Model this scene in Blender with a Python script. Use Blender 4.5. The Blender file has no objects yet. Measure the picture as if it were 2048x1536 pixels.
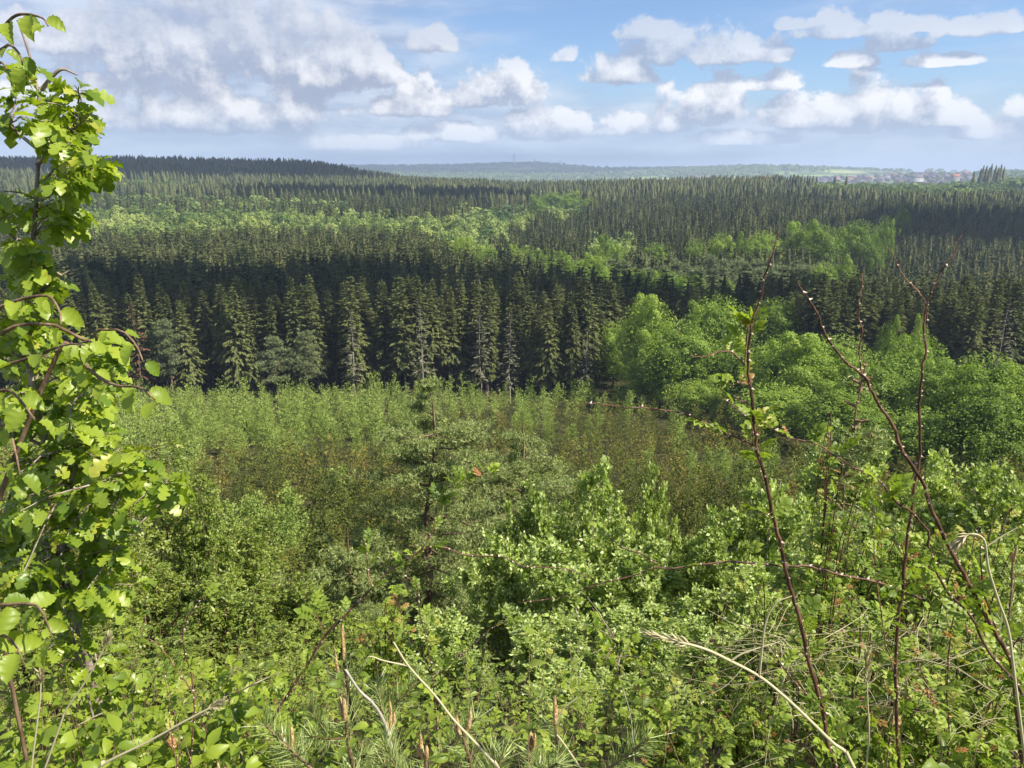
import bpy, math, random
import numpy as np

# ------------------------------------------------------------------ camera, sky, sun, exposure
sc = bpy.context.scene
col = sc.collection
FPX, CX, CY, HROW = 1500.0, 1024.0, 768.0, 345.0       # focal length in pixels of a 2048 wide frame, horizon row
PITCH = math.atan((CY - HROW) / FPX)
cam_d = bpy.data.cameras.new('camera')
cam_d.sensor_width = 36.0
cam_d.lens = 36.0 * FPX / 2048.0
cam_d.clip_start = 0.05
cam_d.clip_end = 60000
cam = bpy.data.objects.new('camera', cam_d)
col.objects.link(cam)
cam.location = (0, 0, 0)
cam.rotation_euler = (math.radians(90) - PITCH, 0, 0)
sc.camera = cam

SUN_AZ, SUN_EL = math.radians(114), math.radians(47)    # clockwise from the view direction (+Y)
SKY_STRENGTH, SUN_STRENGTH = 0.072, 5.0
sc.view_settings.view_transform = 'Standard'
sc.view_settings.look = 'None'
sc.view_settings.exposure = 0.98
sc.view_settings.gamma = 1.0
sc.render.engine = 'CYCLES'
sc.cycles.max_bounces = 5
sc.cycles.diffuse_bounces = 4
sc.cycles.glossy_bounces = 1
sc.cycles.transmission_bounces = 3
sc.cycles.volume_bounces = 0
sc.cycles.transparent_max_bounces = 4
sc.cycles.caustics_reflective = False
sc.cycles.caustics_refractive = False
sc.cycles.use_denoising = True
sc.cycles.denoiser = 'OPENIMAGEDENOISE'
sc.cycles.denoising_input_passes = 'RGB_ALBEDO_NORMAL'
sc.cycles.denoising_prefilter = 'ACCURATE'
sc.cycles.use_adaptive_sampling = True
sc.cycles.adaptive_threshold = 0.02

sun_d = bpy.data.lights.new('sun', 'SUN')
sun_d.energy = SUN_STRENGTH
sun_d.angle = math.radians(0.55)
sun_d.color = (1.0, 0.93, 0.80)
sun = bpy.data.objects.new('sun', sun_d)
col.objects.link(sun)
sun.rotation_euler = (math.radians(90) - SUN_EL, 0, math.pi - SUN_AZ)


def tz(row):
    """height per metre of depth (world Y) seen at an image row"""
    s = (CY - row) / FPX
    return (s * math.cos(PITCH) - math.sin(PITCH)) / (math.cos(PITCH) + s * math.sin(PITCH))


def tx(px, row):
    s = (CY - row) / FPX
    return ((px - CX) / FPX) / (math.cos(PITCH) + s * math.sin(PITCH))


def W(px, row, Y):
    return np.array((tx(px, row) * Y, Y, tz(row) * Y))


def proj(x, y, z):
    """world -> pixel of the 2048 x 1536 frame (arrays welcome)"""
    c, s = math.cos(PITCH), math.sin(PITCH)
    d = y * c - z * s
    v = y * s + z * c
    d = np.maximum(d, 1e-3)
    return CX + FPX * x / d, CY - FPX * v / d


class NT:
    """small helper for node trees"""
    def __init__(s, nt):
        s.nt = nt

    def n(s, t, **kw):
        nd = s.nt.nodes.new(t)
        ins = kw.pop('ins', {})
        for k, v in kw.items():
            setattr(nd, k, v)
        for k, v in ins.items():
            sock = nd.inputs[k]
            if isinstance(v, bpy.types.NodeSocket):
                s.nt.links.new(v, sock)
            else:
                sock.default_value = v
        return nd

    def m(s, op, a, b=0.0, c=0.0, clamp=False):
        return s.n('ShaderNodeMath', operation=op, use_clamp=clamp, ins={0: a, 1: b, 2: c}).outputs[0]

    def v(s, op, a, b=(0, 0, 0)):
        nd = s.n('ShaderNodeVectorMath', operation=op, ins={0: a, 1: b})
        return nd.outputs['Value'] if op in ('LENGTH', 'DISTANCE', 'DOT_PRODUCT') else nd.outputs[0]

    def mix(s, f, a, b, blend='MIX'):
        nd = s.n('ShaderNodeMix', data_type='RGBA', blend_type=blend)
        for sock, v in ((nd.inputs[0], f), (nd.inputs[6], a), (nd.inputs[7], b)):
            if isinstance(v, bpy.types.NodeSocket):
                s.nt.links.new(v, sock)
            else:
                sock.default_value = v if not isinstance(v, tuple) or len(v) == 4 else (*v, 1)
        return nd.outputs[2]

    def step(s, x, lo, hi):
        nd = s.n('ShaderNodeMapRange', interpolation_type='SMOOTHSTEP', ins={0: x, 1: lo, 2: hi, 3: 0.0, 4: 1.0})
        return nd.outputs[0]

    def noise(s, vec, scale, detail=5, rough=0.55, dist=0.0):
        return s.n('ShaderNodeTexNoise', ins={'Vector': vec, 'Scale': scale, 'Detail': detail, 'Roughness': rough, 'Distortion': dist}).outputs['Fac']


world = bpy.data.worlds.new('World')
sc.world = world
world.use_nodes = True
wt = world.node_tree
wt.nodes.clear()
N = NT(wt)


def azel(px, row):
    a = math.atan(tx(px, row))
    return a, tz(row) * math.cos(a)


# cumulus heads: px, row of the flat base, half width px, height px
CUMULI = [(745, 162, 70, 62), (850, 205, 95, 66), (985, 185, 120, 66), (930, 205, 150, 40), (800, 222, 120, 40),
          (1180, 150, 55, 52), (1225, 158, 80, 42), (1370, 112, 120, 62), (1480, 116, 95, 44), (1310, 70, 70, 44),
          (1410, 226, 90, 76), (1610, 238, 95, 74), (1760, 240, 120, 86), (1690, 240, 170, 60),
          (1990, 270, 80, 26), (1790, 96, 60, 30), (1690, 68, 90, 34), (2060, 226, 50, 36), (1900, 245, 60, 26),
          (330, 150, 150, 170), (480, 120, 190, 170), (660, 160, 110, 120), (590, 230, 70, 80), (420, 250, 230, 60), (1080, 268, 110, 56), (860, 96, 60, 40),
          (1990, 62, 110, 30), (1560, 175, 70, 30), (1640, 52, 90, 26), (1850, 60, 70, 22), (1240, 262, 120, 40), (940, 275, 150, 30), (1500, 282, 120, 24), (700, 292, 150, 30),
          (1330, 255, 60, 40), (1130, 120, 40, 30), (150, 90, 130, 60), (120, 230, 140, 50), (1880, 128, 90, 22), (1700, 130, 60, 22)]


def cloud_group():
    g = bpy.data.node_groups.new('cloud_density', 'ShaderNodeTree')
    g.interface.new_socket('Co', in_out='INPUT', socket_type='NodeSocketVector')
    g.interface.new_socket('D', in_out='OUTPUT', socket_type='NodeSocketFloat')
    G = NT(g)
    gi = g.nodes.new('NodeGroupInput')
    go = g.nodes.new('NodeGroupOutput')
    co = gi.outputs[0]
    n1 = G.noise(co, 13, 9, 0.66)
    n2 = G.n('ShaderNodeTexVoronoi', feature='SMOOTH_F1', ins={'Vector': co, 'Scale': 34, 'Smoothness': 0.6}).outputs['Distance']
    n3 = G.noise(co, 60, 4, 0.6)
    acc = None
    sx = G.n('ShaderNodeSeparateXYZ', ins={0: co})
    for (px, row, w, h) in CUMULI:
        a, e = azel(px, row)
        iw, ih = FPX / w, FPX / h
        dx = G.m('MULTIPLY', G.m('SUBTRACT', sx.outputs[0], a), iw)
        dy = G.m('SUBTRACT', sx.outputs[1], e)
        dy = G.m('MAXIMUM', G.m('MULTIPLY', dy, ih), G.m('MULTIPLY', dy, -ih * 3.2))
        d = G.m('SUBTRACT', 1.0, G.m('ADD', G.m('MULTIPLY', dx, dx), G.m('MULTIPLY', dy, dy)))
        acc = d if acc is None else G.m('SMOOTH_MAX', acc, d, 0.35)
    acc = G.m('MAXIMUM', acc, -1.6)
    d = G.m('MULTIPLY_ADD', G.m('SUBTRACT', n1, 0.5), 4.3, acc)
    d = G.m('MULTIPLY_ADD', G.m('SUBTRACT', 0.42, n2), 0.9, d)
    d = G.m('MULTIPLY_ADD', G.m('SUBTRACT', n3, 0.5), 0.7, d)
    g.links.new(d, go.inputs[0])
    return g


tc = N.n('ShaderNodeTexCoord')
sep = N.n('ShaderNodeSeparateXYZ', ins={0: tc.outputs['Generated']})
az = N.m('ARCTAN2', sep.outputs[0], sep.outputs[1])
el = sep.outputs[2]
co = N.n('ShaderNodeCombineXYZ', ins={0: az, 1: el, 2: 0.0}).outputs[0]
sky = N.n('ShaderNodeTexSky', sky_type='NISHITA', sun_disc=False, sun_elevation=SUN_EL, sun_rotation=SUN_AZ,
          altitude=100, air_density=1.0, dust_density=0.6, ozone_density=1.6)
base = N.mix(1.0, sky.outputs[0], (0.80, 0.93, 1.12), 'MULTIPLY')
# thin high layer: streaks stretched along the horizon, thick to the left, open top centre and right
st = N.v('MULTIPLY', co, (3.2, 13.0, 1))
w1 = N.noise(st, 1.0, 6, 0.6, 0.3)
w2 = N.noise(N.v('ADD', st, (7.3, 2.1, 0)), 2.4, 6, 0.6, 0.2)
leftness = N.step(az, azel(1150, 100)[0], azel(520, 100)[0])
low = N.step(el, azel(1024, 120)[1], azel(1024, 300)[1])
cov = N.m('ADD', N.m('MULTIPLY', leftness, 0.70), N.m('MULTIPLY', low, 0.62))
cov = N.m('ADD', cov, N.m('MULTIPLY', N.m('SUBTRACT', w1, 0.5), 1.9))
cov = N.m('ADD', cov, 0.12)
sheet = N.step(cov, 0.05, 0.75)
shade = N.step(N.m('ADD', N.m('MULTIPLY', w2, 0.7), N.m('MULTIPLY', w1, 0.3)), 0.40, 0.60)
sheet_col = N.mix(shade, (3.0, 3.6, 4.95), (5.2, 5.6, 6.4))
c1 = N.mix(N.m('MULTIPLY', sheet, 0.82), base, sheet_col)
cg = cloud_group()
g1 = N.n('ShaderNodeGroup', node_tree=cg, ins={0: co}).outputs[0]
g2 = N.n('ShaderNodeGroup', node_tree=cg, ins={0: N.v('ADD', co, (0.008, 0.020, 0))}).outputs[0]
lit = N.m('ADD', 0.27, N.m('MULTIPLY', N.m('SUBTRACT', g1, g2), 0.80), clamp=True)
lit = N.m('ADD', lit, N.m('MULTIPLY', N.m('SUBTRACT', N.noise(co, 9, 5, 0.5), 0.5), 0.55), clamp=True)
topness = N.step(el, azel(1024, 175)[1], azel(1024, 60)[1])
lit = N.m('MULTIPLY', lit, N.m('SUBTRACT', 1.0, N.m('MULTIPLY', topness, 0.38)))
cum_col = N.mix(lit, (2.9, 3.3, 4.3), (7.7, 7.6, 7.6))
dens = N.step(g1, -0.02, 0.46)
c2 = N.mix(N.m('MULTIPLY', dens, N.m('SUBTRACT', 0.88, N.m('MULTIPLY', topness, 0.22))), c1, cum_col)
# the pale band over the horizon
hz = N.step(el, azel(1024, 200)[1], azel(1024, 345)[1])
c3 = N.mix(N.m('MULTIPLY', hz, 0.55), c2, (2.9, 4.15, 5.9))
bg = N.n('ShaderNodeBackground', ins={0: c3, 1: SKY_STRENGTH})
wo = N.n('ShaderNodeOutputWorld')
wt.links.new(bg.outputs[0], wo.inputs[0])

# ------------------------------------------------------------------ helpers
rs = np.random.RandomState(7)


class Geo:
    """collects (verts, faces, tint) chunks and links them as ONE mesh object"""
    def __init__(s):
        s.V, s.F, s.T, s.n = [], [], [], 0

    def add(s, V, F, tint=None):
        V = np.asarray(V, dtype=np.float32).reshape(-1, 3)
        F = np.asarray(F, dtype=np.int32)
        if len(V) == 0 or len(F) == 0:
            return
        s.V.append(V)
        s.F.append(F + s.n)
        if tint is None:
            tint = np.full(len(V), 0.5, dtype=np.float32)
        s.T.append(np.broadcast_to(np.asarray(tint, dtype=np.float32), (len(V),)))
        s.n += len(V)

    def arrays(s):
        return np.concatenate(s.V), s.F, np.concatenate(s.T)

    def mesh(s, name, mat, smooth=False):
        V = np.concatenate(s.V)
        T = np.concatenate(s.T)
        loops = np.concatenate([F.ravel() for F in s.F])
        tot = np.concatenate([np.full(len(F), F.shape[1], dtype=np.int32) for F in s.F])
        start = np.concatenate(([0], np.cumsum(tot)[:-1])).astype(np.int32)
        me = bpy.data.meshes.new(name)
        me.vertices.add(len(V))
        me.vertices.foreach_set('co', V.ravel())
        me.loops.add(len(loops))
        me.loops.foreach_set('vertex_index', loops.astype(np.int32))
        me.polygons.add(len(tot))
        me.polygons.foreach_set('loop_start', start)
        me.polygons.foreach_set('loop_total', tot)
        if smooth:
            me.polygons.foreach_set('use_smooth', np.ones(len(tot), dtype=bool))
        at = me.attributes.new('tint', 'FLOAT', 'POINT')
        at.data.foreach_set('value', np.ascontiguousarray(T, dtype=np.float32))
        me.update(calc_edges=True)
        if mat is not None:
            me.materials.append(mat)
        return me

    def build(s, name, mat, parent=None, smooth=False):
        return link(name, s.mesh(name, mat, smooth), parent)


def link(name, me, parent=None):
    o = bpy.data.objects.new(name, me)
    col.objects.link(o)
    if parent is not None:
        o.parent = parent
    return o


def tag(o, label=None, cat=None, group=None, kind=None):
    for k, v in (('label', label), ('category', cat), ('group', group), ('kind', kind)):
        if v:
            o[k] = v
    return o


def root_at(name, loc, label, cat, group=None, rz=0.0, s=1.0):
    o = bpy.data.objects.new(name, None)
    col.objects.link(o)
    o.empty_display_size = 0.2
    o.location = loc
    o.rotation_euler = (0, 0, rz)
    o.scale = (s, s, s) if not isinstance(s, (tuple, list)) else s
    return tag(o, label, cat, group)


def unit(v):
    v = np.asarray(v, dtype=float)
    return v / np.maximum(np.linalg.norm(v, axis=-1, keepdims=True), 1e-9)


def frames(d, n):
    """rotation matrices (k,3,3): template +Y along d, +Z as near n as can be"""
    d = unit(d)
    x = unit(np.cross(d, n))
    z = np.cross(x, d)
    return np.stack([x, d, z], axis=-1)


def place(geo, tmpl, pos, R, s, tint):
    """copy a template (V,F) to k places"""
    V0, F0 = tmpl
    k, n = len(pos), len(V0)
    if k == 0:
        return
    s = np.broadcast_to(np.asarray(s, dtype=float).reshape(-1, 1) if np.ndim(s) < 2 else s, (k, 3 if np.ndim(s) == 2 else 1))
    L = V0[None, :, :] * s[:, None, :]
    V = np.einsum('kij,knj->kni', R, L) + np.asarray(pos)[:, None, :]
    t = np.repeat(np.broadcast_to(tint, (k,)), n)
    for F in (F0 if isinstance(F0, list) else [F0]):
        FF = (F[None] + (np.arange(k) * n)[:, None, None]).reshape(-1, F.shape[1])
        if F is (F0[0] if isinstance(F0, list) else F0):
            geo.add(V.reshape(-1, 3), FF, t)
            base = geo.n - k * n
        else:
            geo.F.append((FF + base).astype(np.int32))


def rand_dirs(k, up=0.0, rng=rs):
    v = rng.normal(size=(k, 3))
    v[:, 2] += up
    return unit(v)


def tube(geo, P, R, k=5, tint=0.5, cap=True):
    P = np.asarray(P, dtype=float)
    R = np.broadcast_to(np.asarray(R, dtype=float), (len(P),))
    d = np.gradient(P, axis=0)
    d = unit(d)
    ref = np.array((0.31, 0.17, 0.93)) if abs(d[0][2]) < 0.9 else np.array((1.0, 0.1, 0.0))
    x = unit(np.cross(d, ref))
    y = np.cross(d, x)
    a = np.arange(k) * 2 * math.pi / k
    ring = x[:, None, :] * np.cos(a)[None, :, None] + y[:, None, :] * np.sin(a)[None, :, None]
    V = P[:, None, :] + ring * R[:, None, None]
    n = len(P)
    i = np.arange(n - 1)[:, None] * k
    j = np.arange(k)[None, :]
    j2 = (j + 1) % k
    F = np.stack([i + j, i + j2, i + k + j2, i + k + j], axis=-1).reshape(-1, 4)
    geo.add(V.reshape(-1, 3), F, tint)


def wander(p0, p1, n=8, amp=0.06, rng=rs, sag=0.0):
    """a slightly crooked path from p0 to p1"""
    p0, p1 = np.asarray(p0, float), np.asarray(p1, float)
    t = np.linspace(0, 1, n)[:, None]
    L = np.linalg.norm(p1 - p0)
    off = np.cumsum(rng.normal(size=(n, 3)), axis=0)
    off -= off[0] + (off[-1] - off[0]) * t
    P = p0 + (p1 - p0) * t + off * amp * L / math.sqrt(n)
    P[:, 2] -= sag * L * (4 * t * (1 - t))[:, 0]
    return P


def spline(pts, n=24):
    """Catmull-Rom through the points"""
    P = np.asarray(pts, float)
    P = np.vstack([2 * P[0] - P[1], P, 2 * P[-1] - P[-2]])
    out = []
    m = len(P) - 3
    for t in np.linspace(0, m - 1e-6, n):
        i = int(t)
        u = t - i
        a, b, c, d = P[i:i + 4]
        out.append(0.5 * ((2 * b) + (c - a) * u + (2 * a - 5 * b + 4 * c - d) * u * u + (3 * b - a - 3 * c + d) * u ** 3))
    return np.array(out)


def sample_path(P, ts):
    P = np.asarray(P)
    seg = np.linalg.norm(np.diff(P, axis=0), axis=1)
    c = np.concatenate(([0], np.cumsum(seg)))
    c /= c[-1]
    q = np.stack([np.interp(ts, c, P[:, i]) for i in range(3)], axis=-1)
    q2 = np.stack([np.interp(np.minimum(ts + 0.02, 1), c, P[:, i]) for i in range(3)], axis=-1)
    q1 = np.stack([np.interp(np.maximum(ts - 0.02, 0), c, P[:, i]) for i in range(3)], axis=-1)
    return q, unit(q2 - q1)


# ------------------------------------------------------------------ materials
def foliage(name, c0, c1, c2=None, trans=0.35, tcol=None, rough=0.5, spec=0.25, obj_var=0.0, sat=0.0):
    """leaf surface: colour runs c0 -> c1 (-> c2 at the rare top end) by each leaf's own tint"""
    m = bpy.data.materials.new(name)
    m.use_nodes = True
    nt = m.node_tree
    nt.nodes.clear()
    G = NT(nt)
    t = G.n('ShaderNodeAttribute', attribute_name='tint').outputs['Fac']
    if obj_var:
        r = G.n('ShaderNodeObjectInfo').outputs['Random']
        t = G.m('ADD', t, G.m('MULTIPLY', G.m('SUBTRACT', r, 0.5), obj_var), clamp=True)
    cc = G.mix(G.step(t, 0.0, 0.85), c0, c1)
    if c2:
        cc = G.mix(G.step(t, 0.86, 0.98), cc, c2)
    p = G.n('ShaderNodeBsdfPrincipled', ins={'Base Color': cc, 'Roughness': rough, 'Specular IOR Level': spec})
    out = G.n('ShaderNodeOutputMaterial')
    if trans > 0:
        tl = G.n('ShaderNodeBsdfTranslucent', ins={'Color': G.mix(1.0, cc, tcol or (1.25, 1.35, 0.55), 'MULTIPLY')})
        ms = G.n('ShaderNodeMixShader', ins={0: trans, 1: p.outputs[0], 2: tl.outputs[0]})
        nt.links.new(ms.outputs[0], out.inputs[0])
    else:
        nt.links.new(p.outputs[0], out.inputs[0])
    return m


def bark(name, c0, c1, scale=8.0, rough=0.85, stretch=(1, 1, 0.25), bump=0.4, thorn=None):
    m = bpy.data.materials.new(name)
    m.use_nodes = True
    nt = m.node_tree
    nt.nodes.clear()
    G = NT(nt)
    tcn = G.n('ShaderNodeTexCoord')
    vec = G.v('MULTIPLY', tcn.outputs['Object'], stretch)
    n1 = G.noise(vec, scale, 5, 0.65)
    cc = G.mix(G.step(n1, 0.35, 0.65), c0, c1)
    b = G.n('ShaderNodeBump', ins={'Strength': bump, 'Distance': 0.02, 'Height': n1})
    if thorn:
        t = G.n('ShaderNodeAttribute', attribute_name='tint').outputs['Fac']
        cc = G.mix(G.step(t, 0.8, 0.9), cc, thorn)
    p = G.n('ShaderNodeBsdfPrincipled', ins={'Base Color': cc, 'Roughness': rough, 'Specular IOR Level': 0.2, 'Normal': b.outputs[0]})
    out = G.n('ShaderNodeOutputMaterial')
    nt.links.new(p.outputs[0], out.inputs[0])
    return m


M = {}
M['spruce'] = foliage('spruce_needles', (0.045, 0.062, 0.022), (0.130, 0.145, 0.048), trans=0.18, rough=0.7, spec=0.1, obj_var=0.5)
M['spruce_bulk'] = foliage('spruce_needles_far', (0.020, 0.034, 0.014), (0.108, 0.118, 0.044), trans=0.14, rough=0.75, spec=0.1)
M['dead_spruce'] = foliage('dead_needles', (0.06, 0.032, 0.018), (0.13, 0.07, 0.04), trans=0.05, rough=0.9, spec=0.1)
M['grey_larch'] = foliage('bare_larch_twigs', (0.07, 0.07, 0.045), (0.19, 0.18, 0.12), trans=0.1, rough=0.8, spec=0.1, obj_var=0.3)
M['oak_far'] = foliage('broadleaf_crown_far', (0.07, 0.12, 0.032), (0.26, 0.32, 0.085), (0.30, 0.34, 0.10), trans=0.22, rough=0.6, spec=0.15, obj_var=0.85)
M['oak_big'] = foliage('broadleaf_crown', (0.07, 0.13, 0.016), (0.26, 0.36, 0.055), (0.38, 0.42, 0.09), trans=0.34, rough=0.55, spec=0.2, obj_var=0.5)
M['pine'] = foliage('pine_needles', (0.09, 0.12, 0.05), (0.23, 0.26, 0.12), trans=0.15, rough=0.6, spec=0.2, obj_var=0.2)
M['birch_young'] = foliage('young_birch_leaves', (0.10, 0.16, 0.025), (0.29, 0.36, 0.085), trans=0.3, rough=0.55, spec=0.2, obj_var=0.4)
M['larch_young'] = foliage('young_larch_needles', (0.032, 0.052, 0.012), (0.140, 0.158, 0.034), (0.21, 0.175, 0.045), trans=0.25, rough=0.7, spec=0.1, obj_var=0.5)
M['trunk'] = bark('grey_brown_bark', (0.05, 0.04, 0.032), (0.16, 0.13, 0.105))
M['pine_trunk'] = bark('orange_pine_bark', (0.10, 0.06, 0.035), (0.24, 0.17, 0.12))
M['pale_trunk'] = bark('pale_bark', (0.22, 0.20, 0.16), (0.42, 0.39, 0.33))


def ground_mat():
    m = bpy.data.materials.new('forest_floor')
    m.use_nodes = True
    nt = m.node_tree
    nt.nodes.clear()
    G = NT(nt)
    pos = G.n('ShaderNodeNewGeometry').outputs['Position']
    a = G.noise(pos, 0.9, 6, 0.65)
    b = G.noise(pos, 0.004, 4, 0.6, 0.6)
    c = G.noise(pos, 0.0016, 3, 0.5, 0.4)
    cc = G.mix(G.step(a, 0.35, 0.65), (0.030, 0.034, 0.012), (0.075, 0.065, 0.030))
    far = G.mix(G.step(b, 0.46, 0.54), (0.05, 0.075, 0.035), (0.15, 0.21, 0.07))
    far = G.mix(G.step(c, 0.56, 0.60), far, (0.30, 0.32, 0.12))
    y = G.n('ShaderNodeSeparateXYZ', ins={0: pos}).outputs[1]
    cc = G.mix(G.step(y, 1500, 2100), cc, far)
    bmp = G.n('ShaderNodeBump', ins={'Strength': 0.8, 'Distance': 0.1, 'Height': a})
    p = G.n('ShaderNodeBsdfPrincipled', ins={'Base Color': cc, 'Roughness': 0.95, 'Specular IOR Level': 0.05, 'Normal': bmp.outputs[0]})
    out = G.n('ShaderNodeOutputMaterial')
    nt.links.new(p.outputs[0], out.inputs[0])
    return m


# ------------------------------------------------------------------ terrain
HC = np.array([-400, 0, 300, 600, 900, 1050, 1200, 1500, 1800, 2100, 2500], float)


def _r(v, n=11):
    return [v] * n if np.isscalar(v) else v


HT = [
    (0.0, _r(-1.6)), (1.0, _r(-1.72)), (2.0, _r(-2.15)), (3.0, _r(-2.75)), (5.0, _r(-4.2)), (8.0, _r(-6.7)), (12.0, _r(-9.6)),
    (16.0, _r(-12.2)), (25.0, _r(-17.2)), (50.0, _r(-25.5)), (90.0, _r(-35.0)), (135.0, _r(-42.0)), (165.0, _r(-44.0)),
    (200.0, [-45, -45, -45, -45, -45, -45, -46, -47, -49, -49, -49]),
    (260.0, [-46, -46, -46, -46, -46, -46, -46, -45, -52, -53, -53]),
    (380.0, [-45, -45, -45, -45, -46, -46, -46, -42, -48, -49, -49]),
    (450.0, [-40, -40, -39, -38, -41, -43, -43, -38, -43, -44, -44]),
    (650.0, [-30, -30, -31, -32, -34, -36, -34, -32, -36, -38, -38]),
    (850.0, [-15, -15, -19, -28, -32, -33, -27, -23, -29, -34, -34]),
    (1000.0, [-8, -8, -8, -22, -27, -30, -31, -28, -33, -23, -20]),
    (1300.0, [5, 5, 7, 3, -30, -37, -38, -38, -32, -13, -10]),
    (1800.0, [-10, -10, -10, -15, -45, -50, -50, -50, -45, -35, -30]),
    (2300.0, [-40, -40, -40, -40, -50, -55, -55, -50, -38, -24, -22]),
    (3200.0, [-30, -30, -30, -30, -50, -50, -45, -35, -8, -6, -6]),
    (4200.0, [-20, -20, 0, 10, 0, -5, -5, 28, 2, -10, -10]),
    (6000.0, [10, 10, 20, 40, 48, 66, 36, 20, 0, 0, 0]),
    (9000.0, _r(0)), (30000.0, _r(-40)),
]
HYL = np.log(np.array([a for a, _ in HT]) + 3.0)
HZ = np.array([b for _, b in HT], float)
_k = np.array([math.sin(i * 12.9898) * 43758.5453 % 1 for i in range(64)])


def bumps(x, y):
    z = 0
    for i in range(10):
        a = _k[i] * 6.28
        fr = 0.012 * 1.75 ** (i * 0.6)
        z = z + np.sin((x * math.cos(a) + y * math.sin(a)) * fr * 6.28 + _k[i + 20] * 6.28) * 0.45 / (1 + i * 0.45)
    return z


def ground(x, y):
    x, y = np.asarray(x, float), np.asarray(y, float)
    yy = np.maximum(y, 0.0)
    px = CX + FPX * 0.96 * x / np.maximum(yy, 6.0)
    px = np.clip(px, HC[0], HC[-1])
    ly = np.log(yy + 3.0)
    iy = np.clip(np.searchsorted(HYL, ly) - 1, 0, len(HYL) - 2)
    ty = np.clip((ly - HYL[iy]) / (HYL[iy + 1] - HYL[iy]), 0, 1)
    ix = np.clip(np.searchsorted(HC, px) - 1, 0, len(HC) - 2)
    t = (px - HC[ix]) / (HC[ix + 1] - HC[ix])
    t = t * t * (3 - 2 * t)
    za = HZ[iy, ix] * (1 - t) + HZ[iy, ix + 1] * t
    zb = HZ[iy + 1, ix] * (1 - t) + HZ[iy + 1, ix + 1] * t
    z = za * (1 - ty) + zb * ty
    amp = np.clip((yy - 20) / 120, 0, 1)
    return z + bumps(x, y) * amp


def make_ground():
    Y = np.concatenate([np.linspace(-60, -2, 14), np.linspace(0, 30, 61), 30 * np.exp(np.linspace(0, math.log(30000 / 30.0), 190))[1:]])
    A = np.linspace(-2.2, 2.2, 181)
    YY, AA = np.meshgrid(Y, A, indexing='ij')
    XX = AA * (np.abs(YY) + 22)
    ZZ = ground(XX, YY)
    V = np.stack([XX, YY, ZZ], -1).reshape(-1, 3)
    n, k = YY.shape
    i = np.arange(n - 1)[:, None] * k
    j = np.arange(k - 1)[None, :]
    F = np.stack([i + j, i + j + 1, i + k + j + 1, i + k + j], -1).reshape(-1, 4)
    g = Geo()
    g.add(V, F)
    tag(g.build('ground', ground_mat(), smooth=True), kind='structure')


make_ground()
# ------------------------------------------------------------------ tree shapes
QUAD = (np.array([[0, 0, 0], [-0.5, 0.45, 0.10], [0, 1, 0], [0.5, 0.45, 0.10]], float), np.array([[0, 1, 2], [0, 2, 3]]))
TRI = (np.array([[-0.5, 0, 0], [0.5, 0, 0], [0, 1, 0.0]], float), np.array([[0, 1, 2]]))


def spruce_geo(h=20.0, r=2.8, wh=34, nb=7, per=9, rng=rs, low=0.12, sz=0.55, droop=0.35, thin=0.0, core=True, hang=0.35):
    """spruce crown: whorls of drooping branches carrying hanging sprays"""
    g = Geo()
    pos, d, n, s, t = [], [], [], [], []
    lean = rng.normal(size=2) * 0.01
    for i in range(wh):
        q = (i + rng.rand() * 0.6) / wh
        z = h * (low + (1 - low) * q)
        rr = r * (1 - q) ** 0.85 * (0.72 + 0.5 * rng.rand()) + 0.12
        if q < 0.12:
            rr *= 0.65 + 2.5 * q
        for b in range(nb):
            if rng.rand() < thin:
                continue
            a = rng.rand() * 6.283
            L = rr * (0.65 + 0.5 * rng.rand())
            k = max(2, int(per * (0.35 + 0.65 * L / r)))
            u = (np.arange(k) + rng.rand(k) * 0.7) / k
            u = 0.12 + 0.88 * u
            dr = droop * (1 - q * 0.9) * (0.6 + 0.8 * rng.rand())
            up = 0.30 * q
            px = np.cos(a) * L * u + lean[0] * z
            py = np.sin(a) * L * u + lean[1] * z
            pz = z + L * (up * u - dr * u ** 1.6)
            side = rng.normal(size=k) * 0.55
            dd = np.stack([np.cos(a) - np.sin(a) * side, np.sin(a) + np.cos(a) * side, -hang - 0.5 * rng.rand(k) + q * (0.5 + hang)], -1)
            pos.append(np.stack([px, py, pz], -1))
            d.append(dd)
            n.append(np.stack([np.cos(a) + rng.normal(size=k) * 0.35, np.sin(a) + rng.normal(size=k) * 0.35, 0.7 + rng.normal(size=k) * 0.3], -1))
            s.append(np.stack([sz * (0.35 + 0.25 * rng.rand(k)), sz * (0.9 + 0.6 * rng.rand(k)), np.full(k, sz)], -1) * (0.7 + 0.5 * min(1, L / 1.6)))
            t.append(np.clip(0.25 + 0.5 * u + rng.normal(size=k) * 0.12, 0, 1))
    # leader
    pos.append(np.array([[lean[0] * h, lean[1] * h, h * 0.985]]))
    d.append(np.array([[0, 0.05, 1.0]]))
    n.append(np.array([[1.0, 0, 0]]))
    s.append(np.array([[0.16, 0.9, 0.3]]))
    t.append(np.array([0.7]))
    pos, d, n, s, t = [np.concatenate(v) for v in (pos, d, n, s, t)]
    place(g, QUAD, pos, frames(d, n), s, t)
    return g


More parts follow.
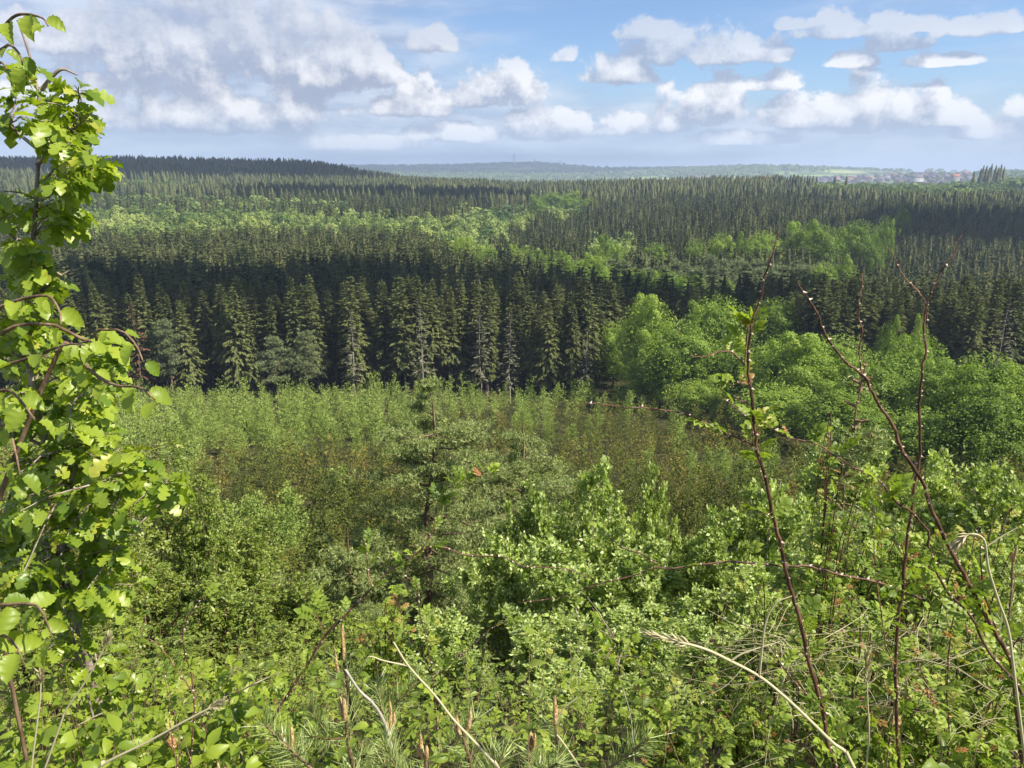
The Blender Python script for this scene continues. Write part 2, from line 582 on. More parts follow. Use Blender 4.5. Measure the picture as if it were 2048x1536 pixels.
def spire_geo(h, r, tiers, tips, rng=rs, low=0.12):
    """far conifer: a stem hidden by tiers of drooping jagged skirts, each limb tip its own length"""
    g = Geo()
    lean = rng.normal(size=2) * 0.012 * h
    for i in range(tiers):
        q = (i + 0.15 * rng.rand()) / tiers
        zb = h * (low + (1 - low) * q)
        zt = min(h, zb + h * (1 - low) / tiers * (2.1 + 0.5 * rng.rand()))
        if i == tiers - 1:
            zt = h
        rr = r * (1 - q) ** 0.8 * (0.8 + 0.35 * rng.rand()) + 0.15
        if q < 0.15:
            rr *= 0.8
        a = (np.arange(2 * tips) + rng.uniform(-0.3, 0.3, 2 * tips)) * math.pi / tips + rng.rand() * 6
        out = np.where(np.arange(2 * tips) % 2 == 0, 0.75 + 0.55 * rng.rand(2 * tips), 0.38 + 0.15 * rng.rand(2 * tips)) * rr
        dz = np.where(np.arange(2 * tips) % 2 == 0, -0.35 * rr * rng.rand(2 * tips), 0.45 * rr)
        ring = np.stack([np.cos(a) * out + lean[0] * q, np.sin(a) * out + lean[1] * q, zb + dz], -1)
        V = np.vstack([[(lean[0] * q, lean[1] * q, zt)], ring])
        k = 2 * tips
        F = np.array([[0, 1 + j, 1 + (j + 1) % k] for j in range(k)])
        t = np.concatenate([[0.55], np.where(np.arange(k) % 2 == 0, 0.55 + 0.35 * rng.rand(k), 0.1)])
        g.add(V, F, t)
    return g


def cone_core(g, h, r, z0, k=6, tint=0.15):
    a = np.arange(k) * 6.283 / k
    V = [[0, 0, h]] + [[r * math.cos(x), r * math.sin(x), z0] for x in a]
    F = [[0, 1 + i, 1 + (i + 1) % k] for i in range(k)]
    g.add(V, np.array(F), tint)


def blob_geo(h, r, n_blob, n_leaf, leaf, rng=rs, trunk_frac=0.25, flat=0.75, blob=0.36, gap=0.0, up=0.35, irregular=0.2, loose=0.0, jit=0.38):
    """broadleaf crown: leaf-clump faces on the shells of many lobes spread through an uneven ellipsoid"""
    g = Geo()
    cz = h * (trunk_frac + (1 - trunk_frac) * 0.5)
    hz = h * (1 - trunk_frac) * 0.5
    c = rand_dirs(n_blob, 0.25, rng)
    rad = 0.45 + 0.42 * rng.rand(n_blob) ** 0.6
    C = c * rad[:, None] * np.array([r, r, hz])
    C *= np.clip(1 + irregular * rng.normal(size=(n_blob, 1)), 0.55, 1.18)
    for _ in range(6):
        bd = rand_dirs(1, 0.2, rng)[0]
        C *= (0.93 + 0.36 * np.maximum(0, unit(C) @ bd) ** 4)[:, None]
    C[:, 2] += cz
    br = r * blob * (0.65 + 0.6 * rng.rand(n_blob))
    w = br ** 2
    idx = rng.choice(n_blob, n_leaf, p=w / w.sum())
    nn = rand_dirs(n_leaf, up, rng)
    sh = (0.72 + 0.33 * rng.rand(n_leaf) ** 0.5)
    P = C[idx] + nn * (br[idx] * sh)[:, None] * np.array([1, 1, flat])
    # keep faces that are not deep inside another lobe
    dist = np.linalg.norm((P[:, None, :] - C[None]) / np.array([1, 1, flat]), axis=2) / br[None]
    dist[np.arange(n_leaf), idx] = 1
    keep = dist.min(axis=1) > 0.62
    if loose:
        m = int(n_leaf * loose)
        P[:m] = rand_dirs(m, 0.1, rng) * (0.55 + 0.47 * rng.rand(m) ** 0.5)[:, None] * np.array([r, r, hz]) + np.array([0, 0, cz])
        keep[:m] = True
    P, nn, idx = P[keep], nn[keep], idx[keep]
    k = len(P)
    nrm = unit(nn + unit(P - np.array([0, 0, cz])) * 0.35 + rng.normal(size=(k, 3)) * jit)
    dd = np.cross(nrm, rng.normal(size=(k, 3)))
    tb = rng.rand(n_blob)
    t = np.clip(0.22 + 0.35 * tb[idx] + 0.30 * rng.rand(k), 0, 1)
    s = leaf * (0.6 + 0.8 * rng.rand(k))
    place(g, QUAD, P, frames(dd, nrm), np.stack([s * 0.9, s, s], -1), t)
    return g, C, br


def trunk_geo(h, r0, r1=0.03, n=7, rng=rs, lean=0.02, limbs=0, reach=3.0, z0=0.3):
    g = Geo()
    P = wander((0, 0, -0.6), (rng.normal() * lean * h, rng.normal() * lean * h, h), n, 0.02, rng)
    tube(g, P, np.linspace(r0, r1, n), 6)
    for i in range(limbs):
        q = z0 + (0.95 - z0) * rng.rand()
        p, _ = sample_path(P, np.array([q]))
        a = rng.rand() * 6.283
        L = reach * (0.5 + 0.5 * rng.rand()) * (1.15 - q)
        e = p[0] + np.array((math.cos(a) * L, math.sin(a) * L, L * (0.35 + 0.5 * rng.rand())))
        tube(g, wander(p[0], e, 6, 0.06, rng), np.linspace(r0 * (1 - q) * 0.5 + 0.02, 0.015, 6), 4)
    return g


def pine_geo(h, r, n_clump, per, needle, rng=rs, z0=0.3, cl=0.55, tr=0.016, thin_top=2.0):
    """scots pine: flattish pads of needle tufts carried on crooked limbs; returns crown, limbs"""
    g, w = Geo(), Geo()
    P = wander((0, 0, -0.5), (rng.normal() * 0.03 * h, rng.normal() * 0.03 * h, h * 0.97), 12, 0.035, rng)
    tube(w, P, np.linspace(tr * h, min(0.02, tr * h * .5), 12), 6)
    cs = []
    for i in range(n_clump):
        q = z0 + (1 - z0) * ((i + rng.rand()) / n_clump) ** 0.85
        p, _ = sample_path(P, np.array([min(q, 0.99)]))
        a = i * 2.4 + rng.rand()
        if q > thin_top and i % 3:
            continue
        L = r * (0.35 + 0.75 * rng.rand()) * min(1, (1.12 - q) * (2.1 if q < thin_top else 1.0)) * (0.7 + 0.3 * min(1, (q - z0) * 5 + 0.5))
        e = p[0] + np.array((math.cos(a) * L, math.sin(a) * L, L * (-0.05 + 0.55 * rng.rand())))
        B = wander(p[0], e, 7, 0.09, rng)
        tube(w, B, np.linspace(0.02 + 0.009 * L, 0.012, 7), 4)
        for u in (0.45, 0.62, 0.78, 0.9, 1.0):
            if L * u > 0.2:
                q2, _ = sample_path(B, np.array([u]))
                for _ in range(2):
                    off = rng.normal(size=3) * L * 0.16
                    off[2] = abs(off[2]) * 0.5
                    tip = q2[0] + off
                    tube(w, np.array([q2[0], (q2[0] + tip) / 2 + rng.normal(size=3) * 0.03, tip]), (0.012, 0.009, 0.006), 3)
                    cs.append(tip)
    C = np.array(cs)
    idx = np.repeat(np.arange(len(C)), per)
    k = len(idx)
    ctr = C[idx] + rng.normal(size=(k, 3)) * np.array([cl, cl, cl * 0.42]) * 0.55
    # every tuft is a burst of needles
    m = 7
    pos = np.repeat(ctr, m, axis=0)
    ax = np.repeat(rand_dirs(k, 0.9, rng), m, axis=0)
    d = unit(ax + rng.normal(size=(k * m, 3)) * 0.75)
    t = np.repeat(np.clip(0.5 + 0.25 * rng.normal(size=k), 0, 1), m)
    s = needle * (0.7 + 0.6 * rng.rand(k * m))
    place(g, TRI, pos, frames(d, rng.normal(size=(k * m, 3))), np.stack([s * 0.20, s, s], -1), t)
    return g, w


def sapling_geo(h, r, n_br, per, leaf, rng=rs, steep=1.1, slim=0.5, top=1.0, z0=0.05):
    """slim young tree: steep shoots round a stem, small leaves all along them"""
    g, w = Geo(), Geo()
    P = wander((0, 0, -0.3), (rng.normal() * 0.05 * h, rng.normal() * 0.05 * h, h), 7, 0.03, rng)
    tube(w, P, np.linspace(0.011 * h, 0.006, 7), 4)
    pos, d, t = [], [], []
    for i in range(n_br):
        q = z0 + (1 - z0) * (i + rng.rand()) / n_br
        p, _ = sample_path(P, np.array([q]))
        a = rng.rand() * 6.283
        L = r * (1.1 - q) ** 0.6 * (0.6 + 0.7 * rng.rand()) * (0.6 + 0.4 * min(1, q * 4))
        e = p[0] + np.array((math.cos(a) * L, math.sin(a) * L, L * steep * (0.5 + rng.rand())))
        k = max(3, int(per * L / r))
        u = rng.rand(k)
        pp = p[0] + (e - p[0]) * u[:, None] + rng.normal(size=(k, 3)) * 0.08 * r
        pos.append(pp)
        d.append(unit(np.tile(unit(e - p[0]), (k, 1)) + rng.normal(size=(k, 3)) * slim))
        t.append(np.clip(0.15 + 0.5 * u + 0.2 * rng.rand() + rng.normal(size=k) * 0.1, 0, 1))
    pos, d, t = np.concatenate(pos), np.concatenate(d), np.concatenate(t)
    k = len(pos)
    s = leaf * (0.6 + 0.8 * rng.rand(k))
    rad = unit(pos * np.array([1, 1, 0.0]))
    place(g, QUAD, pos, frames(d, rng.normal(size=(k, 3)) * 0.55 + rad * 0.8 + np.array([0, 0, 0.6])), np.stack([s * 0.6, s, s], -1), t)
    return g, w


def bake(name, variants, pts, hs, base_h, rz, tint, mat, rng=rs):
    """many far trees as one object of kind stuff; variants are Geo of height base_h"""
    big = Geo()
    vi = rng.randint(len(variants), size=len(pts))
    for v, g in enumerate(variants):
        sel = np.where(vi == v)[0]
        if len(sel) == 0:
            continue
        V, Fs, T = g.arrays()
        c, s = np.cos(rz[sel]), np.sin(rz[sel])
        k = (hs[sel] / base_h)[:, None]
        wv = k * (0.85 + 0.3 * rng.rand(len(sel)))[:, None]
        X = (V[None, :, 0] * c[:, None] - V[None, :, 1] * s[:, None]) * wv + pts[sel, 0][:, None]
        Y = (V[None, :, 0] * s[:, None] + V[None, :, 1] * c[:, None]) * wv + pts[sel, 1][:, None]
        Z = V[None, :, 2] * k + pts[sel, 2][:, None]
        TT = np.clip(T[None] * 0.6 + tint[sel][:, None], 0, 1)
        n = len(V)
        F = np.concatenate([f for f in Fs if f.shape[1] == 3])
        FF = (F[None] + (np.arange(len(sel)) * n)[:, None, None]).reshape(-1, 3)
        big.add(np.stack([X, Y, Z], -1).reshape(-1, 3), FF, TT.ravel())
    return big.build(name, mat)


def inside(poly, x, y):
    poly = np.asarray(poly, float)
    r = np.zeros(np.shape(x), bool)
    j = len(poly) - 1
    for i in range(len(poly)):
        xi, yi = poly[i]
        xj, yj = poly[j]
        with np.errstate(divide='ignore', invalid='ignore'):
            r ^= ((yi > y) != (yj > y)) & (x < (xj - xi) * (y - yi) / (yj - yi) + xi)
        j = i
    return r


# ------------------------------------------------------------------ where the stands are
def grid_pts(y0, y1, sp, umax=0.86, rng=rs, grow=0.0):
    out = []
    y = y0
    while y < y1:
        s = sp * (1 + grow * (y - y0) / (y1 - y0))
        w = umax * y + 12
        x = np.arange(-w, w, s)
        x = x + rng.uniform(-0.6, 0.6, len(x)) * s + rng.rand() * s
        yy = y + rng.uniform(-0.42, 0.42, len(x)) * s
        out.append(np.stack([x, yy], -1))
        y += s
    P = np.concatenate(out)
    return np.column_stack([P, ground(P[:, 0], P[:, 1])])


# far edge (row of the canopy top) of the valley stand, by column
EDGE_PX = [-400, 150, 500, 850, 960, 1080, 1200, 1400, 1560, 1800, 2500]
EDGE_Y = [385, 385, 395, 372, 300, 235, 200, 176, 184, 205, 215]
BROAD = [  # stands of light broadleaf trees, outlined by where their crowns' tops stand in the photograph
    [(150, 410), (330, 398), (420, 408), (640, 412), (780, 416), (860, 424), (935, 402), (1075, 398), (1075, 425), (980, 455), (985, 500), (900, 478), (840, 452), (650, 444), (430, 452), (300, 456), (150, 452)],
    [(-300, 372), (160, 372), (330, 376), (560, 382), (700, 392), (700, 402), (520, 396), (330, 392), (160, 388), (-300, 392)],
    [(160, 398), (420, 402), (600, 404), (600, 412), (330, 412), (160, 414)],
    [(1065, 372), (1160, 372), (1175, 410), (1120, 420), (1065, 410)],
    [(240, 346), (330, 343), (400, 352), (400, 362), (240, 360)],
    [(955, 466), (1050, 486), (1200, 512), (1380, 542), (1500, 564), (1380, 570), (1200, 540), (1050, 508), (960, 498)],
    [(1180, 458), (1262, 462), (1262, 500), (1190, 505)],
    [(1560, 352), (1700, 350), (1880, 343), (2600, 335), (2600, 372), (2048, 376), (1880, 380), (1760, 372), (1640, 368)],
    [(-300, 430), (0, 425), (60, 440), (0, 470), (-300, 470)],
]
PINES = [[(1190, 512), (1420, 505), (1700, 522), (1760, 560), (1560, 585), (1380, 560), (1200, 530)]]
rF = np.random.RandomState(11)


def far_edge(px):
    return np.interp(px, EDGE_PX, EDGE_Y)


# valley stand and everything beyond
A_ = grid_pts(143, 400, 3.8, rng=rF)
B_ = grid_pts(196, 620, 5.0, rng=rF, grow=0.35)
C_ = grid_pts(620, 1550, 6.8, rng=rF, grow=0.5)
D_ = grid_pts(1550, 6300, 26.0, umax=0.8, rng=rF, grow=0.9)


def px_of(P, h):
    return proj(P[:, 0], P[:, 1], P[:, 2] + h)


hA = 16.5 + 7.0 * rF.rand(len(A_)) ** 0.8
pxA, pyA = px_of(A_, hA)
front = np.interp(pxA, [-400, 1150, 1280, 1500, 1620, 1750, 2048, 2500], [143, 143, 156, 160, 146, 138, 136, 136])
keepA = (A_[:, 1] < far_edge(pxA)) & (A_[:, 1] > front) & (rF.rand(len(A_)) > 0.04)
A_, hA, pxA, pyA = A_[keepA], hA[keepA], pxA[keepA], pyA[keepA]

hB = 15.5 + 5.0 * rF.rand(len(B_))
pxB, pyB = px_of(B_, hB)
keepB = B_[:, 1] > far_edge(pxB) + 14
B_, hB, pxB, pyB = B_[keepB], hB[keepB], pxB[keepB], pyB[keepB]
hC = 17.0 + 6.0 * rF.rand(len(C_))
pxC, pyC = px_of(C_, hC)


def stand(px, py):
    k = np.zeros(len(px), int)
    j = rF.normal(size=len(px)) * 2.0
    for p in PINES:
        k[inside(p, px, py + j)] = 2
    for p in BROAD:
        k[inside(p, px, py + j)] = 1
    return k


kB, kC = stand(pxB, pyB), stand(pxC, pyC)
kA = np.where(inside(BROAD[0], pxA, pyA), 1, 0)

# ---- spruces one can tell apart: the front of the valley stand
spr = []
SPR_H = 20.0
r1 = np.random.RandomState(21)
for i in range(11):
    g = spruce_geo(SPR_H, 2.0 + 1.4 * r1.rand(), 44 + r1.randint(10), 8 + r1.randint(3), 13, r1, low=(0.10, 0.16, 0.32)[i % 3] + 0.08 * r1.rand(), sz=0.50 + 0.12 * r1.rand(),
                   droop=0.12 + 0.5 * r1.rand(), hang=0.5 + 0.8 * r1.rand(), thin=(0.0, 0.08, 0.25)[r1.randint(3)])
    tg = trunk_geo(SPR_H * 0.94, 0.2, 0.03, 6, r1, 0.0)
    spr.append((g.mesh('spruce_crown', M['spruce']), tg.mesh('spruce_trunk', M['trunk'])))


def put_tree(name, crown, trunk, p, s, label, cat, group, rz, mats=None, parts=True):
    if parts:
        o = root_at(name, p, label, cat, group, rz, s)
        link('crown', crown, o)
        link('trunk', trunk, o)
        return o
    o = link(name, crown)
    o.location, o.rotation_euler, o.scale = p, (0, 0, rz), (s if isinstance(s, (tuple, list)) else (s, s, s))
    return tag(o, label, cat, group)


visA = (pxA > -60) & (pxA < 2110)
order = np.argsort(A_[:, 1] + np.where(visA, 0, 1e4) + np.where(kA == 1, 1e4, 0))
single = order[:270]
MARKS = [(-99, 120, 'hidden partly by the young oak'), (120, 235, 'just right of the young oak'), (235, 310, 'beside the reddish dying spruce'), (310, 420, 'right of the dying spruce'),
         (420, 510, 'beside the fresh green larch'), (510, 650, 'behind the two lit pines'), (650, 750, 'right of the two lit pines'), (750, 860, 'above the left scots pine tip'),
         (860, 960, 'between the two scots pine tips'), (960, 1080, 'above the right scots pine'), (1080, 1190, 'left of the bright broadleaf crowns'), (1190, 1330, 'over the left end of the bright crowns'),
         (1330, 1480, 'over the tallest bright crown'), (1480, 1580, 'behind the tip of the tall cane'), (1580, 1700, 'behind the leaning cane tip'), (1700, 1800, 'behind the straight cane tip'),
         (1800, 1900, 'behind the forked cane'), (1900, 1990, 'right of the forked cane'), (1990, 9999, 'at the right edge')]


def mark(px):
    return next((m[2] for m in MARKS if m[0] <= px < m[1]), 'at the left edge')


depth0 = np.interp(pxA, [-400, 1150, 1280, 1500, 1620, 1750, 2048, 2500], [143, 143, 156, 160, 146, 138, 136, 136])
for i in single:
    dq = A_[i, 1] - depth0[i]
    row = 'front-row' if dq < 5 else ('second-row' if dq < 10 else 'further-back')
    hq = 'short' if hA[i] < 20 else ('tall' if hA[i] < 21.8 else 'very tall')
    j = r1.randint(len(spr))
    wq = hA[i] / SPR_H * (0.85 + 0.4 * r1.rand())
    st_ = put_tree('spruce_tree', spr[j][0], spr[j][1], A_[i], (wq, wq * (0.9 + 0.2 * r1.rand()), hA[i] / SPR_H), '%s %s spruce %s' % (hq, row, mark(pxA[i])), 'spruce tree', 'spruces %s' % mark(pxA[i]), r1.rand() * 6.28)
    st_.rotation_euler[0], st_.rotation_euler[1] = r1.normal() * 0.018, r1.normal() * 0.018

# ---- the rest of the conifers, nobody could count them
lod1 = []
for _ in range(10):
    rr_ = 1.9 + 0.7 * r1.rand()
    g = spire_geo(19.4, rr_ * 0.8, 10, 7, r1, 0.3)
    g2 = spruce_geo(20.0, rr_, 17, 5, 1, r1, low=0.35, sz=1.0, droop=0.3, hang=0.8)
    V_, F_, T_ = g2.arrays()
    g.add(V_, F_[0], T_)
    lod1.append(g)
lod2 = [spire_geo(20.0, 2.8 + 0.9 * r1.rand(), 7, 6, r1, 0.2) for _ in range(10)]
rest = order[270:]
rest = rest[(kA[rest] == 0)]
rest = rest[(pxA[rest] > -350) & (pxA[rest] < 2400)]


def forest(name, variants, P, h, label, mat='spruce_bulk', shift=0.0):
    t = np.clip(0.20 + 0.24 * rF.normal(size=len(P)) + 0.10 * np.sin(P[:, 0] * 0.021) * np.sin(P[:, 1] * 0.013) + shift, -0.2, 0.65)
    o = bake(name, variants, P, h, 20.0, rF.rand(len(P)) * 6.28, t, M[mat], rF)
    return tag(o, label, 'forest', kind='stuff')


forest('spruce_forest', lod1, A_[rest], hA[rest], 'dense spruce canopy filling the valley behind the front row')
s = (kB == 0) & (pxB > -200) & (pxB < 2250)
forest('spruce_forest', lod1, B_[s], hB[s], 'spruce forest on the slope across the valley')
s = (kC == 0) & (pxC > -200) & (pxC < 2250)
forest('spruce_forest', lod2, C_[s], hC[s], 'far spruce forest climbing to the wooded ridges')

# ---- broadleaf trees beyond the stand
r2 = np.random.RandomState(33)
bl = []
for i in range(7):
    g, C, br = blob_geo(14.0, 6.2, 30, 1700, 0.70, r2, 0.04, 0.9, 0.24, up=0.25, loose=0.06, jit=0.2, irregular=0.08)
    core = Geo()
    bl.append((g, g.mesh('broadleaf_crown', M['oak_far']), trunk_geo(9.0, 0.3, 0.06, 6, r2, 0.02, 5, 4.0).mesh('broadleaf_trunk', M['trunk'])))
big = []
for i in range(6):
    g, C, br = blob_geo(16.0, 6.6, 120, 40000, 0.27, r2, 0.05, 0.9, 0.155, up=0.15, irregular=0.20, loose=0.10)
    w = trunk_geo(12.0, 0.32, 0.05, 8, r2, 0.02, 14, 7.0, 0.2)
    big.append((g.mesh('broadleaf_crown', M['oak_big']), w.mesh('broadleaf_trunk', M['trunk'])))

cand = []
for P, k, h, px, py in ((A_, kA, hA, pxA, pyA), (B_, kB, hB, pxB, pyB), (C_, kC, hC, pxC, pyC)):
    s = np.where((k == 1) & (px > -200) & (px < 2250))[0]
    for i in s:
        cand.append((P[i][0], P[i][1], P[i][2], px[i], py[i], h[i]))
cand = np.array(cand)
cand = cand[np.argsort(cand[:, 1])]
acc = []
for c in cand:
    dmin = 7.0 if c[1] < 330 else (10.5 if c[1] < 700 else 12.0)
    if all((c[0] - a[0]) ** 2 + (c[1] - a[1]) ** 2 > dmin ** 2 for a in acc[-400:]):
        acc.append(c)
acc = np.array(acc)
inview = (acc[:, 3] > -20) & (acc[:, 3] < 2070)
nsingle = 0
bulk = []


def vmark(px):
    for a_, b_, t_ in ((-99, 120, 'behind the oak'), (120, 260, 'right beside the oak'), (260, 400, 'below the ridge left part'), (400, 520, 'below the ridge crest'), (520, 640, 'below the thin ridge-top trees'),
                       (640, 760, 'where the left ridge drops'), (760, 880, 'left of the bend'), (880, 980, 'at the left of the bend'), (980, 1080, 'below the masts'), (1080, 1180, 'at the bend right side'),
                       (1180, 1280, 'left of the hollow'), (1280, 1400, 'above the first bright crown'), (1400, 1520, 'left of the tall cane tip')):
        if a_ <= px < b_:
            return t_
    return 'right of the tall cane tip'


for c, v in zip(acc, inview):
    if v and nsingle < 255:
        nsingle += 1
        j = r2.randint(len(bl))
        gp = 'broadleaf trees of the upper band' if c[3] < 880 and c[4] < 402 else ('broadleaf trees of the lower band' if c[3] < 880 else ('broadleaf trees in the valley bend' if c[4] < 475 and c[3] < 1200 else 'broadleaf trees along the valley edge'))
        lb = '%s broadleaf tree in the %s, %s' % ('nearer' if c[4] > np.interp(c[3], [0, 850, 1000, 1400, 2048], [425, 428, 440, 548, 560]) else 'farther',
             {'r': 'upper pale band', 'w': 'lower pale band', 'n': 'bright valley bend', 'e': 'diagonal valley edge'}['r' if 'upper' in gp else ('w' if 'lower' in gp else ('n' if 'bend' in gp else 'e'))], vmark(c[3]))
        s = (0.85 + 0.45 * r2.rand()) * (0.85 if c[1] < 320 else 1.15)
        nr = c[1] < 300
        s = s * (14.0 / 16.0 if nr else 1.0)
        put_tree('broadleaf_tree', big[j % 6][0] if nr else bl[j][1], big[j % 6][1] if nr else bl[j][2], (c[0], c[1], c[2]), (s, s, c[5] / (16.6 if nr else 14.6)), lb, 'broadleaf tree', gp, r2.rand() * 6.28, parts=c[1] < 420)
    else:
        bulk.append(c[:3])
bulk = np.array(bulk)
blod = [blob_geo(20.0, 9.0, 12, 230, 2.2, r2, 0.05, 0.8, 0.40, jit=0.15, irregular=0.08)[0] for _ in range(6)]
o = bake('broadleaf_forest', blod, bulk, 12.0 + 5 * r2.rand(len(bulk)), 20.0, r2.rand(len(bulk)) * 6.28, 0.30 + 0.16 * r2.normal(size=len(bulk)), M['oak_far'], rF)
tag(o, 'far pale green broadleaf woods below the ridges and the village', 'forest', kind='stuff')

# pines of the hollow under the right hill
pl = []
for i in range(5):
    g, w = pine_geo(14.0, 3.2, 26, 3, 0.95, r2, 0.35, 1.0)
    pl.append((g.mesh('pine_crown', M['pine']), w.mesh('pine_trunk', M['trunk']), g))
s = np.where((kB == 2) & (pxB > -50) & (pxB < 2100))[0]
for i in s[:240]:
    j = r2.randint(5)
    put_tree('pine_tree', pl[j][0], pl[j][1], B_[i], 0.95 + 0.3 * r2.rand(), '%s greyish pine in the hollow, %s' % ('lower' if r2.rand() < 0.5 else 'taller', mark(pxB[i])), 'pine tree', 'hollow pines ' + mark(pxB[i]), r2.rand() * 6.28)
print('counts', len(A_), len(B_), len(C_), len(acc), len(s), 'bulk', len(bulk))


# ---- single trees that stand out; px, row of the top, depth, height
def stand_at(px, row_top, Y):
    x = tx(px, row_top) * Y
    z = float(ground(x, Y))
    return (x, Y, z), tz(row_top) * Y - z


BIG = [  # px, top row, depth, width, label
    (1300, 596, 138, 11, 'yellow-tinged broadleaf tree at the left end of the bright crowns by the stand'),
    (1440, 588, 140, 13, 'tall bright green broadleaf tree rising highest over the clearing'),
    (1365, 640, 128, 13, 'wide fresh green broadleaf tree in front of the tallest crown'),
    (1480, 680, 124, 11, 'green broadleaf tree just left of the tall thorny rose cane'),
    (1290, 700, 134, 8, 'slim green broadleaf tree at the corner of the clearing'),
    (1555, 592, 152, 12, 'pale olive broadleaf tree behind the bright crowns, beside a dark spruce'),
    (1590, 668, 108, 12, 'rounded bright broadleaf tree in front of dark spruces right of the rose cane'),
    (1680, 668, 112, 11, 'yellow-green broadleaf tree with a pale top below the forked cane'),
    (1770, 705, 100, 11, 'green broadleaf tree between the two right-hand rose canes'),
    (1845, 668, 112, 9, 'narrow broadleaf tree with a pointed light top by the right cane'),
    (1885, 735, 92, 11, 'low bright green broadleaf tree right of the upright cane'),
    (1560, 770, 96, 11, 'deep green broadleaf tree low behind the rose cane'),
    (1700, 780, 88, 10, 'deep green broadleaf tree low among the right trees'),
    (1850, 820, 76, 9, 'low lime green broadleaf tree above the grey-green willows'),
    (1985, 705, 84, 10, 'darker round broadleaf tree at the right edge of the picture'),
    (2060, 730, 82, 10, 'broadleaf tree cut by the right edge of the picture'),
    (1985, 790, 72, 9, 'low dense broadleaf tree at the far right over the willows'),
    (1230, 640, 150, 9, 'olive young broadleaf tree against the dark spruce front'),
    (1400, 760, 118, 8, 'small green tree at the foot of the bright crowns'),
]
for n_, (px, row, Y, wd, lb) in enumerate(BIG):
    p, h = stand_at(px, row, Y)
    j = n_ % len(big)
    put_tree('broadleaf_tree', big[j][0], big[j][1], p, (wd / 11.5, wd / 11.5, h / 16.0), lb, 'broadleaf tree', 'big broadleaf trees by the clearing', r2.rand() * 6.28)

MID = [(1222, 476, 285, 9, 'round dark green tree alone under the right hill'), (1313, 482, 285, 10, 'olive round tree beside the pines under the right hill'),
       (1392, 474, 285, 8, 'narrow olive-green tree among the hollow pines'), (1443, 462, 290, 9, 'bright green tree left of the big round crowns on the far side'),
       (1482, 474, 290, 7, 'small bright green tree between bigger crowns on the far side'), (1530, 458, 288, 13, 'wide olive-green tree behind the tip of the tall cane'),
       (1612, 450, 292, 13, 'wide green crown, second of the far round group'), (1650, 446, 288, 14, 'largest green crown of the far round group'),
       (1720, 436, 300, 14, 'tall layered green crown at the right of the far round group'), (1745, 470, 290, 9, 'low green crown at the right foot of the far round group'),
       (1772, 428, 312, 7, 'small bright crown up slope of the far round group'), (1808, 412, 420, 7, 'tiny light green tree alone in the dark right hill'),
       (1105, 382, 620, 16, 'dark round tree where the valley bend meets the hill'), (1140, 384, 600, 13, 'round tree with a lit right side at the valley bend'),
       (1075, 392, 560, 12, 'light green tree at the back of the valley bend'), (1180, 392, 560, 10, 'dark green tree right of the valley bend'),
       (1100, 640, 147, 5, 'pale blue-green young tree inside the spruce front'), (1650, 520, 240, 8, 'pale yellow-green slanting tree in the hollow'),
       (1695, 522, 245, 8, 'light green tree in the hollow below the far round group'), (455, 586, 150, 5, 'fresh green larch glowing among the shaded spruces'),
       (1845, 640, 130, 4, 'yellow-green small tree against the right spruces'), (1780, 640, 128, 4.5, 'lime green pointed tree top before the right spruces'),
       (1265, 605, 165, 6, 'dull olive tree peeping over the bright crowns')]
for n_, (px, row, Y, wd, lb) in enumerate(MID):
    p, h = stand_at(px, row, Y)
    j = n_ % len(bl)
    if n_ >= 16 and Y < 200:
        put_tree('broadleaf_tree', big[j % 6][0], big[j % 6][1], p, (wd / 12.4, wd / 12.4, h / 16.2), lb, 'broadleaf tree', None, r2.rand() * 6.28)
    else:
        put_tree('broadleaf_tree', big[j % 6][0], big[j % 6][1], p, (wd / 9.6, wd / 9.6, h / 16.2), lb, 'broadleaf tree', None, r2.rand() * 6.28)

# the lit pines, the dead spruce and the grey trees of the stand's edge
fp = []
for i in range(3):
    g, w = pine_geo(15.0, 3.6, 34, 9, 0.42, r2, 0.32, 0.75)
    fp.append((g.mesh('pine_crown', M['pine']), w.mesh('pine_trunk', M['pine_trunk'])))
for n_, (px, row, Y, lb) in enumerate([(548, 676, 136, 'lit grey-green pine, left of the two before the dark spruces'), (607, 664, 138, 'lit grey-green pine, right of the two before the dark spruces'),
                                       (330, 640, 141, 'dull pine standing beside a reddish dead spruce')]):
    p, h = stand_at(px, row, Y)
    put_tree('pine_tree', fp[n_][0], fp[n_][1], p, h / 15.0, lb, 'pine tree', None, 1.0 + n_)
g = spruce_geo(20, 2.8, 26, 6, 6, r2, low=0.2, sz=0.6, droop=0.3, thin=0.25)
dead = (g.mesh('dead_crown', M['dead_spruce']), spr[0][1])
p, h = stand_at(262, 606, 139)
put_tree('spruce_tree', dead[0], dead[1], p, h / 20, 'reddish brown dying spruce between green ones behind the young oak', 'spruce tree', None, 0)
p, h = stand_at(1450, 545, 215)
gl = []
for i in range(3):
    g = spruce_geo(20, 2.6, 34, 6, 8, r2, low=0.2, sz=0.5, droop=0.15, thin=0.3)
    gl.append((g.mesh('larch_crown', M['grey_larch']), trunk_geo(19, 0.16, 0.03, 6, r2, 0.0).mesh('larch_trunk', M['pale_trunk'])))
for n_, (px, row, Y, lb) in enumerate([(840, 612, 140.5, 'greyish half-bare larch in the middle of the stand front'), (700, 622, 140, 'greyish larch left of the middle of the stand front'),
                                       (1020, 630, 140, 'greyish larch in the stand front left of the pale young tree'), (2018, 606, 128, 'tall grey bare larch at the right edge before dark spruces'),
                                       (960, 618, 141, 'greyish twiggy larch next to an olive spruce'), (1175, 655, 139, 'thin grey larch at the right end of the stand front')]):
    p, h = stand_at(px, row, Y)
    put_tree('larch_tree', gl[n_ % 3][0], gl[n_ % 3][1], p, h / 20, lb, 'larch tree', None, n_ * 1.3)

